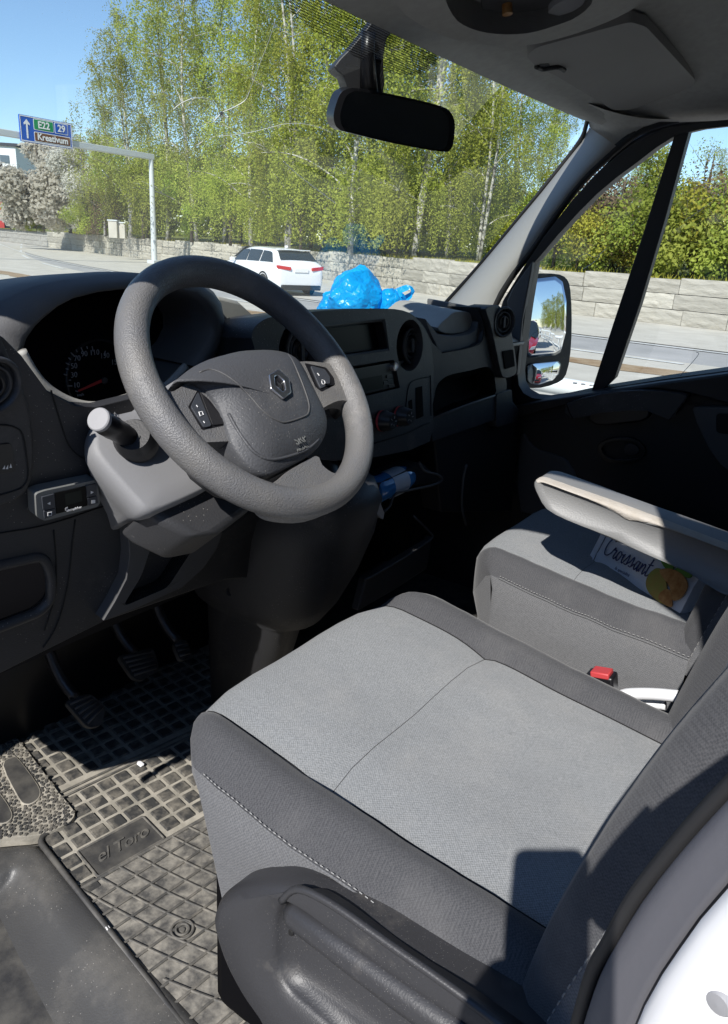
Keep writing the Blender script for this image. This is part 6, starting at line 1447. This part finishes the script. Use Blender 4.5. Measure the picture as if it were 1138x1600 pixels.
# ------------------------------------------------------------------ cars
def car(name, label, paint, loc, rotz, group=None, roof_h=1.46):
    root = thing(name, label, 'car', (0, 0, 0), group); k = roof_h/1.46
    ST = [(-2.36, .70, .62, .60, .66), (-2.34, .84, .84, .72, .88), (-2.26, .885, .98, .76, 1.03), (-2.18, .90, 1.0, .76, 1.06), (-1.78, .91, .985, .66, 1.38), (-1.5, .915, .98, .66, 1.44), (-.9, .92, .97, .67, 1.465), (-.2, .92, .96, .67, 1.47), (.35, .92, .95, .64, 1.43), (.75, .915, .945, .68, 1.20), (1.10, .91, .935, .72, 1.0), (1.5, .905, .91, .70, .95), (1.95, .88, .84, .66, .87), (2.28, .78, .70, .58, .73), (2.38, .64, .54, .5, .56)]
    def sec(st):
        y, wl_, zb, rh, zr = st; zr = .9 + (zr-.9)*k if zr > .9 else zr
        h = [(-wl_*.90, .21), (-wl_*.985, .30), (-wl_, .50), (-wl_, zb*.80), (-wl_*.975, zb-.03), (-wl_*.945, zb+.005), (-rh, zr-.035), (-rh*.86, zr-.005), (-rh*.4, zr+.018), (0, zr+.022)]
        return [V((x, y, z)) for x, z in h + [(-x, z) for x, z in reversed(h[:-1])]]
    rows = [sec(s_) for s_ in ST]
    MB().grid(rows, cap=True).build('body', paint, root, smooth=180, sub=1)
    def side(yv, f, sgn, off=.018):
        for a, c in zip(ST, ST[1:]):
            if a[0] <= yv <= c[0]:
                t = (yv-a[0])/(c[0]-a[0]); A, Cc = sec(a), sec(c); p5 = lerp(A[5], Cc[5], t); p6 = lerp(A[6], Cc[6], t); p = lerp(p5, p6, f)
                n_ = V((-(p6.z-p5.z), 0, (p6.x-p5.x)*-1*-1)).normalized() if False else V((-1, 0, .35)).normalized()
                p = p + n_*off; return V((p.x*(1 if sgn < 0 else -1), p.y, p.z))
    for sgn in (-1, 1):
        for y0, y1, y2, y3 in ((-1.98, -1.12, -1.12, -1.66), (-1.05, -.20, -.20, -1.05), (-.14, .82, .36, -.14)):
            lo = [side(lerp(y0, y1, q/5), .08, sgn) for q in range(6)]; hi = [side(lerp(y3, y2, q/5), .86, sgn) for q in range(6)]
            MB().grid([lo, hi]).build('side_window', 'car_glass', root, smooth=180)
    def backp(u, v, off=.022):      # rear screen between the tail and the roof
        a, c = sec(ST[3]), sec(ST[4]); p = V((lerp(-.70, .70, u)*lerp(1, .84, v), lerp(ST[3][0], ST[4][0], v), lerp(a[9].z, c[9].z, v))); return p + V((0, -.7, .7))*off
    MB().grid([[backp(q/6, v) for q in range(7)] for v in (.08, .92)]).build('rear_screen', 'car_glass', root, smooth=180)
    def fr_(u, v):
        a, c = sec(ST[10]), sec(ST[8]); return V((lerp(-.74, .74, u)*lerp(1, .82, v), lerp(ST[10][0], ST[8][0], v), lerp(a[9].z, c[9].z, v))) + V((0, .5, .8))*.03
    MB().grid([[fr_(q/6, v) for q in range(7)] for v in (.06, .94)]).build('windscreen', 'car_glass', root, smooth=180)
    for sgn in (-1, 1):
        MB().prism(rounded([V((sgn*x, -2.385 + max(0, x-.66)*.30, z)) for x, z in ((.40, .80), (.86, .84), (.88, .95), (.40, .90))], .03), V((0, .08, 0))).build('tail_light', 'tail_red', root, bevel=.01)
        MB().prism(rounded([V((sgn*x, 2.30 - (x-.4)*.35, z)) for x, z in ((.42, .62), (.78, .66), (.76, .78), (.44, .72))], .03), V((0, .06, 0))).build('headlight', 'mark_white', root, bevel=.01)
        for y in (-1.42, 1.42):
            w_ = MB().lathe([(.22, -.10), (.30, -.10), (.325, -.06), (.325, .06), (.30, .10), (.22, .10)], (sgn*.84, y, .325), (sgn, 0, 0), 28).build('wheel', 'tyre', root, smooth=50)
            MB().lathe([(.225, .085), (.21, .10), (.20, .07), (.05, .085), (.05, .10), (0, .10)], (sgn*.84, y, .325), (sgn, 0, 0), 24).build('rim', 'rim', w_, smooth=40)
            MB().lathe([(.385, .072), (.385, .078), (.33, .079), (.325, .0)], (sgn*.84, y, .335), (sgn, 0, 0), 28, cap=False).build('wheel_arch', 'black_void', root, smooth=50)
        MB().box((sgn*1.0, .62, 1.0), (.18, .12, .13)).build('door_mirror', paint, root, bevel=.03)
    MB().box((0, -2.37, .80), (.52, .02, .11)).build('number_plate', 'sign_white', root, bevel=.004)
    MB().box((0, -2.36, .27), (1.5, .10, .16)).build('bumper_base', 'plastic_smooth', root, bevel=.03)
    MB().box((0, 2.34, .38), (1.1, .10, .2)).build('grille', 'plastic_smooth', root, bevel=.03)
    MB().box((0, -1.80, roof_h-.035), (1.2, .22, .03)).build('roof_spoiler', paint, root, bevel=.01)
    MB().box((0, -1.35, roof_h+.05), (.05, .16, .07)).build('aerial_fin', paint, root, bevel=.015)
    root.location = loc; root.rotation_euler = (0, 0, rotz); return root
pc = gpx(417, 27.6)
car('parked_car', 'white estate car on the road beyond the dash, seen from behind', 'car_white', pc, R(-19))
car('parked_car', 'red car behind the van, seen only in the wing mirror', 'car_red', (1.75, -7.8, 0), R(0), 'cars behind the van', 1.62)
car('parked_car', 'dark car parked behind the red one, seen in the wing mirror', 'car_dark', (2.0, -13.8, 0), R(0), 'cars behind the van')

# ------------------------------------------------------------------ white pipe railing beside the van
rl = thing('railing', 'white tubular railing along the pavement beside the van', 'railing', (3.9, 0, 0))
def rx(y): return 3.85 + .065*y if y > 0 else 3.85 - .0*y
ys = [-50, -30, -15, -5, 0, 4, 8, 14, 20]
MB().tube([(rx(y), y, 1.0) for y in ys], .048, 12).build('top_rail', 'rail_white', rl, smooth=180)
for z in (.62, .32): MB().tube([(rx(y), y, z) for y in ys], .022, 8).build('rail', 'rail_white', rl, smooth=180)
for i in range(24):
    y = -49 + i*3.0; MB().tube([(rx(y), y, 0), (rx(y), y, .97)], .03, 8).build('post', 'rail_white', rl, smooth=180)
b = MB()
for k in range(5): b.box((rx(1.25)-.030, 1.15 + k*.045, 1.038), (.012, .022, .004))
b.build('sticker', 'mark_grey', rl, smooth=0)

# ------------------------------------------------------------------ far buildings and cabinets
lb_ = thing('sky_block_building', 'long dark brick building added outside the frame to cut sky light in the cab', 'building', (-11, 0, 0))  # unseen building, added to keep low sky light out of the cab
MB().box((-11.5, 4, 2.5), (6, 60, 5.0)).build('wall', 'roof_brick', lb_); MB().box((-11.5, 4, 5.1), (6.4, 60.4, .2)).build('roof', 'house_dark', lb_)
for i in range(18):
    for z in (1.5, 3.9): MB().box((-8.49, -22 + i*3.1, z), (.06, 1.3, 1.2)).build('window', 'window_far', lb_)
fb = thing('apartment_block', 'white apartment block with window rows, far left behind the blossom', 'building', gpx(-10, 170))
Fx = V((CR.x, CR.y, 0)).normalized(); Fy = V((CF.x, CF.y, 0)).normalized(); O = gpx(-10, 170)
def fpt(u, v, z, o=O): return o + Fx*u + Fy*v + V((0, 0, z))
MB().prism([fpt(-22, 0, 0), fpt(6, 0, 0), fpt(6, 0, 15.5), fpt(-22, 0, 15.5)], Fy*12).build('wall', 'house_white', fb, smooth=0)
MB().prism([fpt(-23, -.4, 15.5), fpt(6.5, -.4, 15.5), fpt(6.5, -.4, 16), fpt(-23, -.4, 16)], Fy*13).build('roof', 'house_dark', fb, smooth=0)
for i in range(9):
    for j in range(5):
        MB().prism([fpt(-21+i*3+a, -.15, 1.4+j*2.8+c) for a, c in ((0, 0), (1.7, 0), (1.7, 1.3), (0, 1.3))], Fy*.2).build('window', 'window_far', fb, smooth=0)
O2 = gpx(2, 96)
rh = thing('red_house', 'red gabled house end with dark side, far left beyond the wall', 'house', O2)
MB().prism([fpt(-4, 0, 1, O2), fpt(.6, 0, 1, O2), fpt(.6, 0, 5.2, O2), fpt(1.6, 0, 5.6, O2), fpt(.2, 0, 7.0, O2), fpt(-1.7, 0, 6.9, O2), fpt(-4, 0, 5.4, O2)], Fy*8).build('wall', 'house_red', rh, smooth=0)
MB().prism([fpt(.6, .1, 1, O2), fpt(3.2, 3, 1, O2), fpt(3.2, 3, 5.0, O2), fpt(.6, .1, 5.2, O2)], Fy*6).build('side_wall', 'house_dark', rh, smooth=0)
MB().prism([fpt(-.3, -.3, 7.0, O2), fpt(.7, -.3, 6.8, O2), fpt(.7, -.3, 7.8, O2), fpt(-.3, -.3, 7.8, O2)], Fy*1).build('chimney', 'bark_dark', rh, smooth=0)
O3 = gpx(151, 110)
sh = thing('small_house', 'small house with steep red roof and white gable boards under the grey tree', 'house', O3)
MB().prism([fpt(-1.6, 0, 1, O3), fpt(1.6, 0, 1, O3), fpt(1.6, 0, 3.0, O3), fpt(0, 0, 5.2, O3), fpt(-1.6, 0, 3.0, O3)], Fy*6).build('wall', 'roof_red', sh, smooth=0)
for s_ in (-1, 1): MB().prism([fpt(s_*1.95, -.2, 2.6, O3), fpt(s_*1.6, -.2, 2.6, O3), fpt(0, -.2, 5.2, O3), fpt(0, -.2, 5.7, O3)], Fy*.2).build('gable_board', 'house_white', sh, smooth=0)
for k, (px, w_, h, lab) in enumerate([(180, .55, 1.0, 'left grey utility cabinet standing behind the wall'), (193, .45, .9, 'right grey utility cabinet, a little shorter, behind the wall')]):
    p = gpx(px, 52.5, 1.25); t = thing('utility_cabinet', lab, 'cabinet', p, 'utility cabinets')
    MB().box(p + V((0, 0, h/2)), (w_, w_, h), Matrix.Rotation(-YAW+PI/2, 3, 'Z')).build('case', 'paving', t, bevel=.03); MB().box(p + V((0, 0, h+.04)), (w_*1.15, w_*1.15, .08), Matrix.Rotation(-YAW+PI/2, 3, 'Z')).build('lid', 'steel_galv', t, bevel=.02)
# ================================================================== THE PERSON TAKING THE PICTURE (outside the frame; throws the shadow on the seat)
ph = thing('phone', 'dark phone held up in both hands at the open door', 'phone', CAM - CF*.03 - CU*.10)
pcn = CAM - CF*.016 - CR*.034 - CU*.066
rot = Matrix((CR, CU, CF)).transposed()
MB().prism(rounded([pcn + CR*a + CU*c - CF*.0045 for a, c in ((-.038, -.078), (.038, -.078), (.038, .078), (-.038, .078))], .013, 6), CF*.009).build('case', 'plastic_smooth', ph, bevel=.002)
Bf = V((CF.x, CF.y, 0)).normalized(); Br = V((CR.x, CR.y, 0)).normalized()
PB = V((-.52, -.30, 0))
def pb(f, r, z): return PB + Bf*f + Br*r + V((0, 0, z))
sk_v, sk_e, sk_r = [], [], []
def jt(p, r, par=None):
    sk_v.append(V(p)); sk_r.append(r if isinstance(r, tuple) else (r, r))
    if par is not None: sk_e.append((par, len(sk_v)-1))
    return len(sk_v)-1
pel = jt(pb(0, 0, .95), (.155, .115)); sp1 = jt(pb(0, 0, 1.10), (.145, .105), pel); sp2 = jt(pb(.0, 0, 1.28), (.165, .115), sp1); sp3 = jt(pb(.0, 0, 1.40), (.14, .09), sp2); nk = jt(pb(.02, 0, 1.50), .056, sp3)
nk2 = jt(pb(.045, 0, 1.57), .060, nk); hd = jt(pb(.06, 0, 1.66), (.078, .095), nk2); hd2 = jt(pb(.05, 0, 1.745), (.070, .085), hd)
hands = {}
for s_, hp_ in ((1, pcn + CR*.040 - CU*.060 - CF*.022), (-1, pcn - CR*.048 - CU*.060 - CF*.022)):
    shd = jt(pb(.0, s_*.185, 1.415), .062, sp3); el = pb(.20, s_*.23, 1.22); u2 = jt(lerp(sk_v[shd], el, .5), .052, shd); e_ = jt(el, .044, u2)
    f2 = jt(lerp(el, hp_, .5), .038, e_); wv = lerp(el, hp_, .86); wr_ = jt(wv, (.026, .030), f2); pm = jt(hp_ + CF*-.004, (.030, .020), wr_); hands[s_] = pm
    for q in range(4):
        base = hp_ + CU*(.024-.017*q); k1 = jt(base + CF*.016 + CR*s_*.006, .0095, pm); k2 = jt(base + CF*.034 - CR*s_*.010, .0085, k1); k3 = jt(base + CF*(.031) - CR*s_*(.030-.003*q), .0075, k2)
    t1 = jt(hp_ + CU*.022 - CR*s_*.012 - CF*.012, .011, pm); t2 = jt(hp_ + CU*.038 - CR*s_*.030 - CF*.006, .0095, t1); jt(hp_ + CU*.044 - CR*s_*.046 + CF*.000, .008, t2)
for s_ in (1, -1):
    hip = jt(pb(-.01, s_*.095, .90), .095, pel); kn = jt(pb(.03, s_*.11, .50), .060, hip); cf = jt(pb(.0, s_*.115, .32), .058, kn); ank = jt(pb(-.01, s_*.12, .09), .040, cf); toe = jt(pb(.15, s_*.14, .045), .040, ank)
me = bpy.data.meshes.new('person'); me.from_pydata([tuple(v-PB) for v in sk_v], sk_e, [])
per = bpy.data.objects.new('person', me); COL.objects.link(per); per.location = PB
md = per.modifiers.new('skin', 'SKIN'); md.use_smooth_shade = True
for i, r_ in enumerate(sk_r): me.skin_vertices[0].data[i].radius = r_; me.skin_vertices[0].data[i].use_root = (i == 0)
md = per.modifiers.new('sub', 'SUBSURF'); md.levels = 2; md.render_levels = 2
bpy.context.view_layer.update()
m2 = bpy.data.meshes.new_from_object(per.evaluated_get(bpy.context.evaluated_depsgraph_get()))
per.modifiers.clear(); per.data = m2; m2.materials.clear()
for m in ('cloth_navy', 'cloth_denim', 'skin', 'shoe', 'hair'): m2.materials.append(MATS[m])
hc_ = [sk_v[hands[1]]-PB, sk_v[hands[-1]]-PB]
for p in m2.polygons:
    c = p.center; p.use_smooth = True
    if min((c-h).length for h in hc_) < .085: k = 2
    elif c.z > 1.50: k = 2
    elif c.z > .93: k = 0
    elif c.z > .10: k = 1
    else: k = 3
    p.material_index = k
tag(per, 'person in a navy jacket and jeans holding up a phone at the open door', 'person')
hb = MB(); rows = []
for i in range(9):
    a = PI*.56*i/8; rows.append([pb(.052, 0, 1.70) + Bf*(.098*math.cos(t)*math.sin(a) - .012) + Br*(.083*math.sin(t)*math.sin(a)) + V((0, 0, .098*math.cos(a) + (.05*max(0, math.cos(t))*math.sin(a) if i > 5 else 0))) for t in [2*PI*k/24 for k in range(24)]])
hb.grid(rows, close=True).build('hair', 'hair', per, smooth=180)
fc = pb(.150, 0, 1.655)
MB().prism([fc + V((0, 0, .02)) - Br*.010, fc + V((0, 0, .02)) + Br*.010, fc - V((0, 0, .022)) + Br*.015, fc - V((0, 0, .022)) - Br*.015], Bf*.012).build('nose', 'skin', per, bevel=.005)
for s_ in (-1, 1):
    MB().lathe([(0, -.006), (.009, 0), (0, .006)], pb(.138, s_*.032, 1.685), Bf, 12).build('eye', 'white_plastic', per, smooth=180)
    MB().prism(smoothc([pb(.03, s_*.082, 1.70), pb(.055, s_*.084, 1.69), pb(.05, s_*.084, 1.655), pb(.035, s_*.082, 1.645)], 3), Br*s_*.012).build('ear', 'skin', per, bevel=.003)
MB().prism(smoothc([pb(.138, -.024, 1.605), pb(.150, 0, 1.608), pb(.138, .024, 1.605), pb(.148, 0, 1.597)], 3), Bf*.004).build('mouth', 'red_plastic', per)
